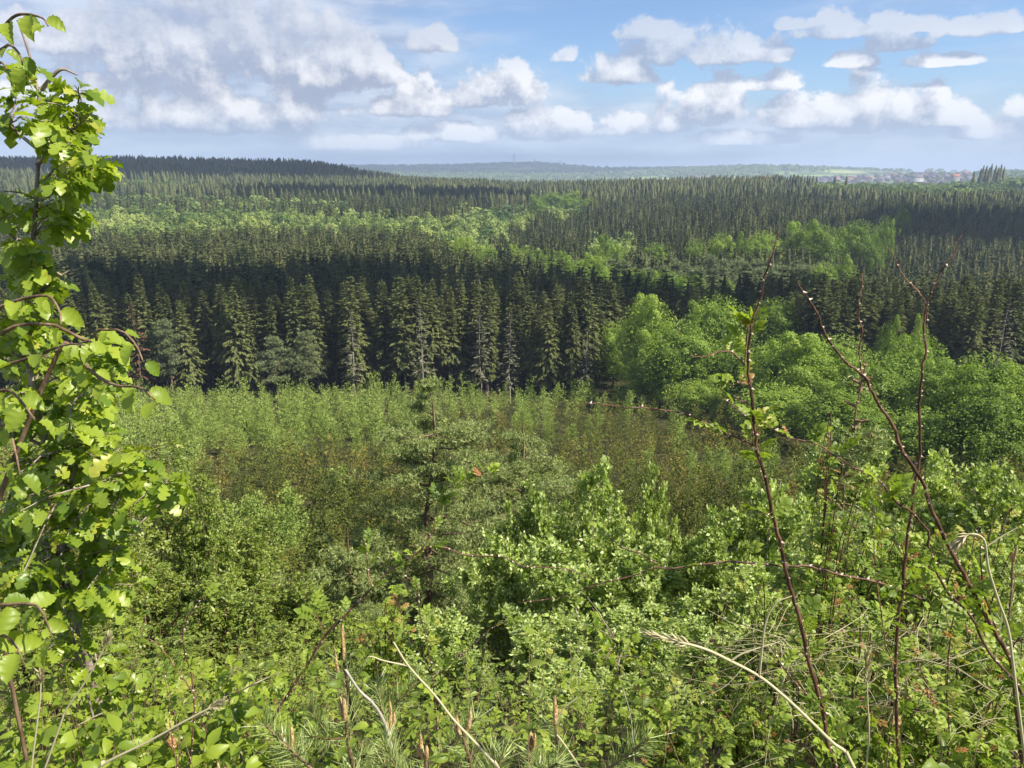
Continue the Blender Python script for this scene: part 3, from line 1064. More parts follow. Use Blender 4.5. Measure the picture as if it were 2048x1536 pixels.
# ------------------------------------------------------------------ the clearing full of young trees
r3 = np.random.RandomState(44)
T_ = grid_pts(24, 141, 1.75, umax=0.80, rng=r3, grow=0.35)
T_ = T_[r3.rand(len(T_)) > 0.06]
hT = 2.1 + 2.7 * r3.rand(len(T_)) ** 1.8
pxT, pyT = px_of(T_, hT)
ok = (pxT > -150) & (pxT < 2200) & (pyT < 1250)
# the broadleaf wood takes the right
ok &= ~((pxT > 1560) & (pyT < 880))
T_, hT, pxT, pyT = T_[ok], hT[ok], pxT[ok], pyT[ok]
edge = np.interp(pxT, [0, 250, 500, 700, 900, 1100, 1300, 1500], [890, 880, 872, 850, 812, 800, 790, 780]) + r3.normal(size=len(pxT)) * 12
patch = np.sin(T_[:, 0] * 0.16 + 1.0) * np.sin(T_[:, 1] * 0.13 + T_[:, 0] * 0.05)
birch = (pyT < edge) | (patch > 0.74) | (r3.rand(len(pxT)) < 0.04)
hT = np.where(birch & (pyT < edge), hT * 1.12, hT)
yb, yl = [], []
for i in range(6):
    g, w = sapling_geo(4.0, 1.15, 50, 36, 0.16, r3, 0.7, 0.5)
    yb.append((g, g.mesh('young_birch_crown', M['birch_young'])))
    g, w = sapling_geo(4.0, 1.1, 54, 36, 0.15, r3, 0.55, 0.45)
    yl.append((g, g.mesh('young_larch_crown', M['larch_young'])))
order = np.argsort(T_[:, 1] + np.where((pxT > 350) & (pxT < 1560) & (pyT > 700) & (pyT < 1120), 0, 500))
nb = nl = 0


def tall(h):
    return 'low' if h < 3.1 else ('middling' if h < 3.9 else 'tall')


def band(py, e):
    return 'at the far edge' if py < e else ('in the far half' if py < 900 else ('in the middle' if py < 960 else ('in the near half' if py < 1020 else 'at the near edge')))


def cmark(px):
    for a_, b_, t_ in ((-999, 250, 'behind the oak'), (250, 400, 'right of the oak'), (400, 550, 'above the birches'), (550, 700, 'left of the left scots pine'), (700, 940, 'around the left scots pine'),
                       (940, 1160, 'around the right scots pine'), (1160, 1300, 'under the thin arching cane tip'), (1300, 1420, 'left of the tall cane'), (1420, 1560, 'beside the tall cane')):
        if a_ <= px < b_:
            return t_
    return 'among the right canes'


bb, bl_ = [], []
for i in order:
    j = r3.randint(6)
    if birch[i]:
        if nb < 290:
            nb += 1
            lb, gp = '%s pale green young birch %s, %s' % (tall(hT[i]), band(pyT[i], edge[i]), cmark(pxT[i])), 'young birches ' + cmark(pxT[i])
            put_tree('young_birch', yb[j][1], None, T_[i], hT[i] / 4.0, lb, 'young birch', gp, r3.rand() * 6.28, parts=False)
        else:
            bb.append(i)
    elif nl < 295:
        nl += 1
        lb, gp = '%s olive-brown sapling %s, %s' % (tall(hT[i]), band(pyT[i], edge[i]), cmark(pxT[i])), 'saplings ' + cmark(pxT[i])
        put_tree('young_larch', yl[j][1], None, T_[i], hT[i] / 4.0, lb, 'young larch', gp, r3.rand() * 6.28, parts=False)
    else:
        bl_.append(i)


def thicket(name, idx, kind, mat, label):
    var = []
    for _ in range(6):
        g, w = sapling_geo(20.0, 5.6, 36, 12, 1.1, r3, 0.6, 0.45)
        var.append(g)
    idx = np.array(idx)
    o = bake(name, var, T_[idx], hT[idx], 20.0, r3.rand(len(idx)) * 6.28, np.clip(0.2 + 0.27 * r3.normal(size=len(idx)), -0.2, 0.7), M[mat], r3)
    tag(o, label, 'thicket', kind='stuff')


if len(bb):
    thicket('birch_thicket', bb, 1, 'birch_young', 'mass of pale green young birches at the back of the clearing')
if len(bl_):
    thicket('larch_thicket', bl_, 0, 'larch_young', 'mass of olive-brown saplings covering the clearing')
print('thicket', len(T_), nb, nl, len(bb), len(bl_))

# ------------------------------------------------------------------ far woods, village, masts
hD = 10 + 8 * rF.rand(len(D_))
pxD, pyD = px_of(D_, hD)
nz = np.sin(D_[:, 0] * 0.0031 + 2) * np.sin(D_[:, 1] * 0.0023 + D_[:, 0] * 0.0011) + 0.35 * rF.normal(size=len(D_))
okD = (pxD > -100) & (pxD < 2150) & (nz > 0.0) & (pyD < 372)
okD &= ~inside([(1540, 338), (1960, 338), (1960, 368), (1540, 372)], pxD, pyD) | (rF.rand(len(D_)) < 0.04)
D_, hD = D_[okD], hD[okD]
lod3 = []
for i in range(6):
    g = blob_geo(20.0, 22.0, 7, 60, 9.0, r1, 0.0, 0.6, 0.5)[0]
    lod3.append(g)
o = bake('far_woods', lod3, D_, hD, 20.0, rF.rand(len(D_)) * 6.28, 0.0 + 0.12 * rF.normal(size=len(D_)), M['oak_far'], rF)
tag(o, 'hazy woods on the distant hills along the horizon', 'forest', kind='stuff')

RC = [(1964, 336, 1150), (1975, 330, 1160), (1985, 326, 1150), (1993, 329, 1165), (2004, 327, 1150), (2010, 332, 1160), (1950, 341, 1150), (1969, 329, 1170), (1980, 333, 1140), (1998, 333, 1140)]
g = spire_geo(20.0, 3.2, 9, 8, r1, 0.05)
cm = g.mesh('spruce_crown', M['spruce'])
for n_, (px, row, Y) in enumerate(RC):
    p, h = stand_at(px, row, Y)
    p = (p[0], p[1], p[2] - 1)
    put_tree('spruce_tree', cm, None, p, (1.7, 1.7, (h + 1) / 20), 'dark spruce in the small clump standing against the sky on the right', 'spruce tree', 'spruce clump against the sky', n_, parts=False)
rt = np.random.RandomState(5)
for n_ in range(26):  # the tall trees on the left ridge
    px = 440 + 200 * (n_ / 25.0) + rt.normal() * 3
    row = 316 + 4 * rt.rand() + max(0, (px - 600) * 0.12)
    p, h = stand_at(px, row, 1240 + 40 * rt.rand())
    put_tree('spruce_tree', cm, None, p, (0.9, 0.9, h / 20), 'thin spruce standing against the sky at the right end of the left ridge', 'spruce tree', 'ridge-top spruces against the sky', n_, parts=False)


def plain(name, c, rough=0.8, c2=None, sc_=3.0):
    m = bpy.data.materials.new(name)
    m.use_nodes = True
    nt = m.node_tree
    nt.nodes.clear()
    G = NT(nt)
    tcn = G.n('ShaderNodeTexCoord')
    cc = G.mix(G.noise(tcn.outputs['Object'], sc_, 3), c, c2 or tuple(x * 0.75 for x in c))
    p = G.n('ShaderNodeBsdfPrincipled', ins={'Base Color': cc, 'Roughness': rough, 'Specular IOR Level': 0.2})
    out = G.n('ShaderNodeOutputMaterial')
    nt.links.new(p.outputs[0], out.inputs[0])
    return m


M['render_white'] = plain('white_render', (0.55, 0.54, 0.52))
M['render_cream'] = plain('cream_render', (0.34, 0.30, 0.26))
M['render_brick'] = plain('brick_wall', (0.22, 0.15, 0.13))
M['tile_grey'] = plain('grey_roof_tiles', (0.13, 0.11, 0.12))
M['tile_red'] = plain('red_roof_tiles', (0.36, 0.13, 0.08))
M['window_dark'] = plain('dark_window', (0.03, 0.035, 0.04), 0.2)
M['steel'] = plain('galvanised_steel', (0.16, 0.17, 0.18), 0.5)


def house_meshes(w, d, h, rh, wall, roof):
    g = Geo()
    x, y = w / 2, d / 2
    V = [(-x, -y, -2), (x, -y, -2), (x, y, -2), (-x, y, -2), (-x, -y, h), (x, -y, h), (x, y, h), (-x, y, h), (-x, 0, h + rh), (x, 0, h + rh)]
    g.add(V, np.array([[0, 1, 5, 4], [1, 2, 6, 5], [2, 3, 7, 6], [3, 0, 4, 7]]))
    g.F.append(np.array([[4, 7, 8], [5, 9, 6]]) * 1)
    r = Geo()
    e, o_, t = 0.45, 0.12, 0.22
    for s_ in (-1, 1):
        a = [(-x - e, s_ * (y + e), h - rh * e / y + o_), (x + e, s_ * (y + e), h - rh * e / y + o_), (x + e, 0, h + rh + o_), (-x - e, 0, h + rh + o_)]
        b = [(p[0], p[1], p[2] + t) for p in a]
        r.add(a + b, np.array([[3, 2, 1, 0], [4, 5, 6, 7], [0, 1, 5, 4], [1, 2, 6, 5], [3, 0, 4, 7]]))
    c = Geo()
    V = np.array([[i, j, k] for k in (0, 1) for j in (-.5, .5) for i in (-.5, .5)], float)
    V[:, :2] *= 0.8
    V[:, 2] = h + rh - 0.6 + V[:, 2] * 1.6
    V[:, 0] += x * 0.5
    c.add(V, np.array([[0, 1, 5, 4], [1, 3, 7, 5], [3, 2, 6, 7], [2, 0, 4, 6], [4, 5, 7, 6]]))
    wd = Geo()
    for fx in (-0.32, 0.0, 0.32):
        for zz in ((0.9, 2.1), (3.6, 4.8)):
            if zz[1] < h:
                for s_ in (-1, 1):
                    q = s_ * (y + 0.02)
                    wd.add([(fx * w - 0.6, q, zz[0]), (fx * w + 0.6, q, zz[0]), (fx * w + 0.6, q, zz[1]), (fx * w - 0.6, q, zz[1])], np.array([[0, 1, 2, 3]]))
    return [g.mesh('house_walls', M[wall]), r.mesh('house_roof', M[roof]), c.mesh('house_chimney', M['render_brick']), wd.mesh('house_windows', M['window_dark'])]


HM = [(house_meshes(13, 9, 5.4, 4.2, w_, r_), n_) for w_, r_, n_ in (('render_white', 'tile_grey', 'white house with a grey roof'), ('render_cream', 'tile_grey', 'cream house with a grey roof'),
      ('render_brick', 'tile_grey', 'brick house with a grey roof'), ('render_cream', 'tile_red', 'cream house with a red roof'), ('render_white', 'tile_red', 'white house with a red roof'))]
rv = np.random.RandomState(8)
for n_ in range(270):
    px = 1500 + 440 * rv.rand() ** 0.85
    Y = 2350 + 900 * rv.rand()
    x = tx(px, 350) * Y
    if rv.rand() < 0.15:
        px = 1490 + 80 * rv.rand()
    j = rv.choice(5, p=[0.07, 0.28, 0.56, 0.07, 0.02])
    ms, lb = HM[j]
    s = 0.85 + 0.6 * rv.rand()
    o = root_at('house', (x, Y, float(ground(x, Y))), lb + ' in the far village below the horizon', 'house', 'village houses on the horizon', rv.rand() * 3.14, (s * 1.25, s, s))
    link('wall', ms[0], o)
    rf = link('roof', ms[1], o)
    link('chimney', ms[2], rf)
for px, row, Y, w_, lb, j in ((1800, 359, 1750, 16, 'large white house alone above the pale woods, below the village', 0), (1835, 350, 2350, 34, 'long white hall in the middle of the far village', 0),
                              (1533, 352, 2300, 22, 'red-roofed farmhouse left of the far village', 3), (1912, 348, 2350, 24, 'red-roofed house at the right end of the far village', 3),
                              (1136, 331, 5600, 34, 'tiny white building on the distant hill with the masts', 0), (1400, 351, 2600, 60, 'pale long roofs behind the dark hill top', 0)):
    p, h = stand_at(px, row, Y)
    ms, _ = HM[j]
    h = max(8.0, min(h, 16.0))
    o = root_at('house', (p[0], Y, tz(row) * Y - h), lb, 'house', None, 0.3, (w_ / 13, w_ / 13 * 0.7, h / 9.6))
    link('wall', ms[0], o)
    rf = link('roof', ms[1], o)
    link('chimney', ms[2], rf)
    link('window', ms[3], o)


def mast(px, row_top, row_base, Y, wdt, label):
    x = tx(px, row_base) * Y
    zb, zt = float(ground(x, Y)), tz(row_top) * Y
    H = zt - zb
    root = root_at('radio_mast', (x, Y, zb), label, 'mast')
    g = Geo()
    for sx_, sy_ in ((-1, -1), (1, -1), (1, 1), (-1, 1)):
        tube(g, np.array([(sx_ * wdt, sy_ * wdt, 0), (sx_ * wdt * 0.35, sy_ * wdt * 0.35, H)]), 1.5, 4)
    n = 9
    for i in range(n):
        z0_, z1_ = H * i / n, H * (i + 1) / n
        a, b = wdt * (1 - 0.65 * i / n), wdt * (1 - 0.65 * (i + 1) / n)
        for q in range(4):
            c0 = [(-1, -1), (1, -1), (1, 1), (-1, 1)][q]
            c1 = [(-1, -1), (1, -1), (1, 1), (-1, 1)][(q + 1) % 4]
            tube(g, np.array([(c0[0] * a, c0[1] * a, z0_), (c1[0] * b, c1[1] * b, z1_)]), 0.4, 3)
            tube(g, np.array([(c0[0] * b, c0[1] * b, z1_), (c1[0] * b, c1[1] * b, z1_)]), 0.4, 3)
    g.build('lattice', M['steel'], root)
    a = Geo()
    tube(a, np.array([(0, 0, H), (0, 0, H * 1.08)]), 0.6, 4)
    a.build('aerial', M['steel'], root)


mast(1028, 308, 326, 5900, 7.0, 'tallest lattice mast on the distant hill')
mast(1069, 317, 326, 5900, 3.5, 'shorter lattice mast right of the tallest one')
mast(1120, 320, 328, 5900, 2.5, 'thinnest faint mast, rightmost on the distant hill')

# ---- clouds added overhead, outside the picture, to lay shadows on the stands
def cloud(x, y, rx, ry, zc=430.0, n=26, seed=1, label=''):
    """a cloud of puffs hung where its shadow falls round ground point x, y"""
    r = np.random.RandomState(seed)
    gz = float(ground(x, y)) + 18
    L = (zc - gz) / math.tan(SUN_EL)
    cx_, cy_ = x + math.sin(SUN_AZ) * L, y + math.cos(SUN_AZ) * L
    g = Geo()
    a = np.arange(12) * 6.283 / 12
    b = np.linspace(-1.45, 1.45, 7)
    V0 = np.array([(math.cos(q) * math.cos(e), math.sin(q) * math.cos(e), math.sin(e)) for e in b for q in a])
    i = np.arange(6)[:, None] * 12
    j = np.arange(12)[None]
    F0 = np.stack([i + j, i + (j + 1) % 12, i + 12 + (j + 1) % 12, i + 12 + j], -1).reshape(-1, 4)
    for _ in range(n):
        q, e = r.rand() * 6.283, math.sqrt(r.rand())
        s_ = (0.28 + 0.3 * r.rand()) * min(rx, ry) * (1.15 - 0.5 * e)
        c = np.array((cx_ + rx * 0.8 * e * math.cos(q), cy_ + ry * 0.8 * e * math.sin(q), zc + r.rand() * s_ * 0.4))
        g.add(V0 * s_ * np.array((1.3, 1.0, 0.6)) * (1 + 0.06 * r.normal(size=(len(V0), 1))) + c, F0)
    o = g.build('cloud', M['cloud'], smooth=True)
    return tag(o, label, 'cloud', kind='structure')


M['cloud'] = plain('cloud_white', (0.85, 0.86, 0.88), 1.0)
CLOUDS = [(-72, 192, 105, 40, 1), (-190, 178, 70, 44, 2), (40, 186, 50, 26, 8), (-100, 700, 170, 80, 3), (-540, 1110, 400, 240, 4), (330, 440, 120, 100, 8), (120, 5300, 1500, 1300, 5), (-900, 4600, 1100, 700, 6), (700, 950, 260, 60, 7)]
for x, y, rx, ry, sd in CLOUDS:
    cloud(x, y, rx, ry, 430.0 if y < 300 else (700.0 if y < 2000 else 1500.0), 40, sd, 'unseen white heaped cloud hung high to shade the valley')

# ------------------------------------------------------------------ the air
def haze():
    x, y0, y1, z0, z1 = 33000.0, -80.0, 31000.0, -75.0, 130.0
    V = [(-x, y0, z0), (x, y0, z0), (x, y1, z0), (-x, y1, z0), (-x, y0, z1), (x, y0, z1), (x, y1, z1), (-x, y1, z1)]
    g = Geo()
    g.add(V, np.array([[3, 2, 1, 0], [4, 5, 6, 7], [0, 1, 5, 4], [1, 2, 6, 5], [2, 3, 7, 6], [3, 0, 4, 7]]))
    m = bpy.data.materials.new('haze_air')
    m.use_nodes = True
    nt = m.node_tree
    nt.nodes.clear()
    G = NT(nt)
    v = G.n('ShaderNodeVolumePrincipled', ins={'Color': (0.62, 0.76, 1.0, 1), 'Density': 0.000165, 'Anisotropy': 0.0})
    out = G.n('ShaderNodeOutputMaterial')
    nt.links.new(v.outputs[0], out.inputs['Volume'])
    tag(g.build('haze', m), kind='stuff')


haze()

# ------------------------------------------------------------------ the near bank
rN = np.random.RandomState(71)
M['oak_near'] = foliage('oak_leaves', (0.12, 0.20, 0.02), (0.32, 0.40, 0.04), (0.44, 0.45, 0.07), trans=0.46, tcol=(1.3, 1.35, 0.45), rough=0.36, spec=0.5)
M['hazel'] = foliage('hazel_leaves', (0.16, 0.24, 0.025), (0.30, 0.38, 0.04), trans=0.48, tcol=(1.3, 1.35, 0.4), rough=0.42, spec=0.4)
M['birch'] = foliage('birch_leaves', (0.08, 0.13, 0.015), (0.25, 0.31, 0.05), (0.40, 0.43, 0.14), trans=0.38, rough=0.42, spec=0.4, obj_var=0.2)
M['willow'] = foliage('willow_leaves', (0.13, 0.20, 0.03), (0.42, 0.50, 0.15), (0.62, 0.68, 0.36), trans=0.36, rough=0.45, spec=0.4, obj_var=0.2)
M['rose_leaf'] = foliage('rose_leaves', (0.11, 0.17, 0.02), (0.29, 0.37, 0.05), (0.36, 0.36, 0.07), trans=0.42, rough=0.45, spec=0.3)
M['red_leaf'] = foliage('reddish_young_leaves', (0.30, 0.20, 0.05), (0.36, 0.16, 0.06), trans=0.4, rough=0.4, spec=0.4)
M['needle_near'] = foliage('long_pine_needles', (0.14, 0.19, 0.05), (0.36, 0.42, 0.15), trans=0.2, rough=0.35, spec=0.5)
M['pine_mid'] = foliage('pine_needles_bank', (0.11, 0.16, 0.045), (0.34, 0.39, 0.14), trans=0.2, rough=0.5, spec=0.3)
M['straw'] = foliage('dry_straw', (0.34, 0.28, 0.15), (0.55, 0.50, 0.30), trans=0.15, rough=0.6, spec=0.3)
M['candle'] = bark('pine_candle_scales', (0.40, 0.22, 0.09), (0.66, 0.50, 0.24), 120.0, 0.7, (1, 1, 0.5), 0.8)
M['cane'] = bark('red_brown_cane', (0.045, 0.024, 0.016), (0.17, 0.085, 0.055), 45.0, 0.45, (1, 1, 0.2), 0.3, (0.55, 0.43, 0.34))
M['cane_thin'] = bark('brown_cane', (0.10, 0.05, 0.03), (0.26, 0.14, 0.09), 45.0, 0.5, (1, 1, 0.2), 0.3, (0.55, 0.43, 0.34))
M['twig'] = bark('brown_twig', (0.10, 0.06, 0.035), (0.24, 0.16, 0.10), 30.0, 0.7, (1, 1, 0.3), 0.3)
M['oak_stem'] = bark('young_oak_bark', (0.11, 0.08, 0.06), (0.34, 0.28, 0.22), 22.0, 0.75, (1, 1, 0.3), 0.5)
M['pale_stem'] = bark('pale_stem_bark', (0.24, 0.21, 0.16), (0.48, 0.45, 0.37), 20.0, 0.7, (1, 1, 0.3), 0.3)


def strip_leaf(ys, ws, fold=0.28, bend=0.35, wave=0.0, curl=0.0):
    """leaf blade from half widths along the midrib: folded, bent over at the tip, rippled at the edge"""
    ys, ws = np.asarray(ys, float), np.asarray(ws, float)
    n = len(ys)
    zc = -bend * ys ** 2 + 0.12 * ys
    V = []
    for i in range(n):
        wz = fold * ws[i] + wave * math.sin(i * 2.3) * ws[i]
        wz2 = fold * ws[i] + wave * math.sin(i * 2.3 + 1.7) * ws[i]
        yb = ys[i] - 0.10 * ws[i]
        V += [(-ws[i], yb, zc[i] + wz), (0, ys[i], zc[i]), (ws[i], yb, zc[i] + wz2)]
    F = []
    for i in range(n - 1):
        a, b = 3 * i, 3 * i + 3
        F += [(a, a + 1, b + 1), (a, b + 1, b), (a + 1, a + 2, b + 2), (a + 1, b + 2, b + 1)]
    V = np.array(V)
    V[:, 1] *= 1 - curl * V[:, 1] * 0.3
    return V, np.array(F)


OAKS = [strip_leaf([0, .10, .20, .27, .36, .45, .52, .62, .71, .78, .88, .95, 1.0],
                   [.015, .03, .13, .05, .21, .24, .10, .31, .32, .15, .25, .18, .03], f_, b_, w_, 0.2)
        for f_, b_, w_ in ((.25, .35, .10), (.45, .75, .16), (.12, .55, -.14), (.6, .25, .2))]
HAZ = [strip_leaf([0, .06, .13, .2, .28, .36, .45, .54, .63, .72, .8, .87, .93, 1.0],
                  [.05, .20, .24, .32, .30, .37, .33, .36, .30, .29, .20, .18, .07, .0], f_, b_, w_)
       for f_, b_, w_ in ((.25, .30, .10), (.5, .6, .14), (.75, .25, .16))]
OVAL = [strip_leaf([0, .2, .45, .7, .9, 1.0], [.02, .2, .29, .24, .10, 0], f_, b_) for f_, b_ in ((.3, .3), (.55, .6))]
LANCE = [strip_leaf([0, .25, .6, 1.0], [.02, .17, .15, 0], f_, b_) for f_, b_ in ((.4, .4), (.7, .2))]


def compound(n_pair=3, f_=0.35):
    """rose leaf: toothed leaflets in pairs on a thin stalk"""
    V, F, n = [], [], 0
    L, LF = strip_leaf([0, .15, .3, .42, .55, .7, .82, 1.0], [.03, .22, .30, .31, .34, .25, .18, 0], f_, .35)

    def put(p, ang, s):
        nonlocal n
        c, q = math.cos(ang), math.sin(ang)
        X = L * s
        Y = np.stack([X[:, 0] * c + X[:, 1] * q, -X[:, 0] * q + X[:, 1] * c, X[:, 2]], -1) + np.array(p)
        V.append(Y)
        F.append(LF + n)
        n += len(L)
    put((0, 0.66, -0.1), 0.0, 0.40)
    for i in range(n_pair):
        y = 0.62 - 0.19 * i
        put((0.01, y, -0.02 - 0.06 * y), 1.05, 0.33 - 0.04 * i)
        put((-0.01, y, -0.02 - 0.06 * y), -1.05, 0.33 - 0.04 * i)
    V.append(np.array([(-0.008, 0, 0), (0.008, 0, 0), (0, 0.7, -0.1)]))
    F.append(np.array([[0, 1, 2]]) + n)
    return np.concatenate(V), np.concatenate(F)


ROSE = [compound(3, .3), compound(2, .5), compound(3, .6)]


def put_leaves(g, tmpls, pos, d, nrm, s, t, rng=rN):
    k = len(pos)
    if k == 0:
        return
    j = rng.randint(len(tmpls), size=k)
    R = frames(d, nrm)
    s = np.broadcast_to(s, (k,))
    t = np.broadcast_to(t, (k,))
    for q, tm in enumerate(tmpls):
        m = j == q
        place(g, tm, pos[m], R[m], s[m][:, None] * np.array([[1, 1, 1.0]]), t[m])


def cluster(g, wood, p, d, n, size, tmpls, rng=rN, droop=0.5, spread=1.0, stalk=0.012):
    """a twig's end: n leaves fanned round it"""
    d = unit(d)
    a = rng.rand(n) * 6.283
    perp = np.stack([np.cos(a), np.sin(a), rng.normal(size=n) * 0.25], -1)
    dd = unit(d * (0.25 + 0.6 * rng.rand(n)[:, None]) + perp * spread + np.array((0, 0, -droop)) * rng.rand(n)[:, None])
    pos = p - d * (rng.rand(n) * 0.05)[:, None] + dd * stalk
    nrm = np.stack([rng.normal(size=n) * 0.45, rng.normal(size=n) * 0.45, np.full(n, 1.0)], -1)
    put_leaves(g, tmpls, pos, dd, nrm, size * (0.65 + 0.6 * rng.rand(n)), np.clip(0.5 + 0.24 * rng.normal(size=n), 0, 1), rng)


def pts(lst, Y, Y2=None):
    """(px, row) list at a depth that runs from Y to Y2"""
    Y2 = Y if Y2 is None else Y2
    n = len(lst)
    return np.array([W(a, b, Y + (Y2 - Y) * i / max(1, n - 1)) for i, (a, b) in enumerate(lst)])


# ---- shrubs of the slope: shared meshes, several sizes
def shrub_geo(h, r, n_stem, n_twig, n_leaf, leaf, rng, droop=0.0, upright=0.6, bare=0.25, tw=0.22, tmpl=None, twig_r=0.003, cone=0.0):
    g, w = Geo(), Geo()
    S, D, L = [], [], []
    for i in range(n_stem):
        a = rng.rand() * 6.283
        e = math.sqrt(rng.rand())
        zt = h * (1 - 0.26 * e ** 2 - 0.12 * rng.rand()) if i else h
        if i == 0:
            e = 0.05
        rr = r * e * (1 - cone * zt / h)
        P = wander((0.05 * math.cos(a), 0.05 * math.sin(a), -0.3), (rr * math.cos(a), rr * math.sin(a), zt), 8, 0.05, rng)
        mid = np.linspace(0, 1, 8)[:, None]
        P[:, :2] *= (0.35 + 0.65 * mid)
        tube(w, P, np.linspace(0.006 * h + 0.004, twig_r, 8), 4)
        us = bare + (1 - bare) * rng.rand(n_twig) ** 0.45
        q, dr = sample_path(P, us)
        ang = rng.rand(n_twig) * 6.283
        out = np.stack([np.cos(ang), np.sin(ang), np.full(n_twig, upright)], -1)
        D.append(unit(out + dr * 0.5))
        S.append(q)
        L.append(h * tw * (0.4 + 0.8 * rng.rand(n_twig)) * (1.10 - us * 0.6))
    S, D, L = np.concatenate(S), np.concatenate(D), np.concatenate(L)
    k = len(S)
    for i in range(0, k, 2):
        u = np.array([0, 0.5, 1.0])[:, None]
        P = S[i] + D[i] * L[i] * u + np.array((0, 0, -droop * L[i])) * u ** 2
        tube(w, P, (twig_r, twig_r * 0.7, twig_r * 0.4), 3)
    idx = rng.choice(k, n_leaf, p=L / L.sum())
    u = 0.15 + 0.87 * rng.rand(n_leaf)
    P = S[idx] + D[idx] * (L[idx] * u)[:, None]
    P[:, 2] -= droop * L[idx] * u ** 2
    P += rng.normal(size=(n_leaf, 3)) * leaf * 0.45
    dd = unit(D[idx] + rng.normal(size=(n_leaf, 3)) * 0.75 + np.array((0, 0, -1.5 * droop + 0.25)))
    nn = rng.normal(size=(n_leaf, 3)) * 0.6 + np.array((0, 0, 0.7)) + unit(P * np.array([1, 1, 0.0])) * 0.6
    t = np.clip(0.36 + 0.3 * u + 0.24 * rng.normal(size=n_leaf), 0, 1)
    s = leaf * (0.6 + 0.75 * rng.rand(n_leaf))
    if tmpl is None:
        place(g, QUAD, P, frames(dd, nn), np.stack([s * 0.62, s, s], -1), t)
    else:
        put_leaves(g, tmpl, P, dd, nn, s, t, rng)
    return g, w


M['bush'] = foliage('shade_toned_bush_leaves', (0.045, 0.08, 0.015), (0.13, 0.18, 0.04), (0.24, 0.28, 0.09), trans=0.3, rough=0.45, spec=0.3, obj_var=0.3)  # leaf colour darkened to paint the shady gaps between the pale shrubs
WIL, BIR, BUS = [], [], []
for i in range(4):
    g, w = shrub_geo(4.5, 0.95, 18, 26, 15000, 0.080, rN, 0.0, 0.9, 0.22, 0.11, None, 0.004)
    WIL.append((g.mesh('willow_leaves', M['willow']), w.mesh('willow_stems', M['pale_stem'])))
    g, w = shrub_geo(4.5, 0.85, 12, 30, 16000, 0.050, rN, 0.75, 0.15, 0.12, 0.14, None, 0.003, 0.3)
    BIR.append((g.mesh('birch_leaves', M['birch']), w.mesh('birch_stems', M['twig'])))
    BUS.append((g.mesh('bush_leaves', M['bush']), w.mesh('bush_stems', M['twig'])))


def put_shrub(name, ms, px, top, Y, wpx, label, cat, group, w0, h0, rz, down=0.0):
    x = tx(px, top) * Y
    z = float(ground(x, Y)) - down
    h = tz(top) * Y - z
    sx_ = (wpx * Y / FPX) / w0
    o = root_at(name, (x, Y, z), label, cat, group, rz, (sx_, sx_, h / h0))
    link('leaves', ms[0], o)
    link('stems', ms[1], o)
    return o


WILLOWS = [(1055, 1004, 12.0, 150, 'pale green willow with a pointed top left of the two centre shrubs'), (1205, 968, 12.0, 190, 'tallest pale green willow in the centre of the slope'),
           (1312, 978, 12.5, 110, 'thin willow with a bare stem and a small whitish-green tuft'), (1120, 1110, 9.5, 260, 'broad willow spreading below the pointed centre shrub'),
           (975, 1100, 10.5, 180, 'low willow at the left foot of the centre shrubs'), (1310, 1120, 9.6, 260, 'broad willow behind the arching cane'),
           (1440, 1058, 11.5, 190, 'grey-green willow left of the tall rose cane'), (1560, 985, 13.0, 210, 'silvery willow just right of the tall rose cane'),
           (1650, 912, 14.0, 200, 'highest silvery willow in front of the right trees'), (1760, 945, 14.0, 220, 'silvery willow between the two right canes'),
           (1880, 950, 13.0, 230, 'silvery willow right of the upright cane'), (2000, 945, 12.0, 230, 'willow at the right edge below the round tree'),
           (1500, 1170, 8.2, 240, 'lower willow crossed by the tall rose cane'), (1650, 1100, 9.2, 260, 'willow under the arch of the long cane'),
           (1800, 1090, 9.0, 260, 'willow behind the crossing right canes'), (1960, 1090, 8.6, 250, 'willow low at the right edge'),
           (1060, 1265, 7.2, 240, 'low bright willow in the middle above the pine candles'), (1240, 1240, 7.0, 260, 'low bright willow right of the middle'),
           (1400, 1260, 6.4, 250, 'dark-shaded willow left of the pale fallen stalk'), (870, 1230, 8.2, 200, 'darker green willow behind the centre briar'),
           (1570, 1290, 6.0, 240, 'shaded willow behind the lower part of the tall cane'), (1150, 1380, 5.4, 240, 'lowest willow near the bottom middle'),
           (1330, 1400, 5.0, 240, 'low willow above the bottom edge right of the middle'), (1750, 1260, 6.2, 250, 'willow deep among the right briars'),
           (1930, 1250, 6.0, 240, 'shaded willow behind the thick right canes')]
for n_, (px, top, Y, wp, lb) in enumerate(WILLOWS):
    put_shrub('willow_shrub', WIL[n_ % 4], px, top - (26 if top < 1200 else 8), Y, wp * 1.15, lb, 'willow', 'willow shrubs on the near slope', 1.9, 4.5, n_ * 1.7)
BIRCHES = [(330, 890, 9.5, 240, 'tall young birch rising just behind the oak'), (395, 960, 9.0, 180, 'young birch right of the tallest birch'), (490, 1060, 9.5, 230, 'broad drooping birch beyond the left birches'),
           (590, 1150, 9.0, 220, 'low birch at the right of the birch group'), (430, 1130, 7.4, 240, 'bright birch in the middle of the birch group'), (270, 1100, 7.6, 220, 'birch standing behind the lower oak leaves'),
           (560, 1270, 6.6, 230, 'low birch beside the left briar'), (340, 1280, 5.8, 230, 'low birch behind the thin bare twigs'), (170, 1200, 6.2, 260, 'shaded birch beneath the oak'), (60, 1120, 7.0, 260, 'shaded birch at the left edge behind the oak'),
           (690, 1230, 8.4, 200, 'small birch behind the rising briar'), (480, 1370, 5.0, 230, 'lowest birch near the bottom left')]
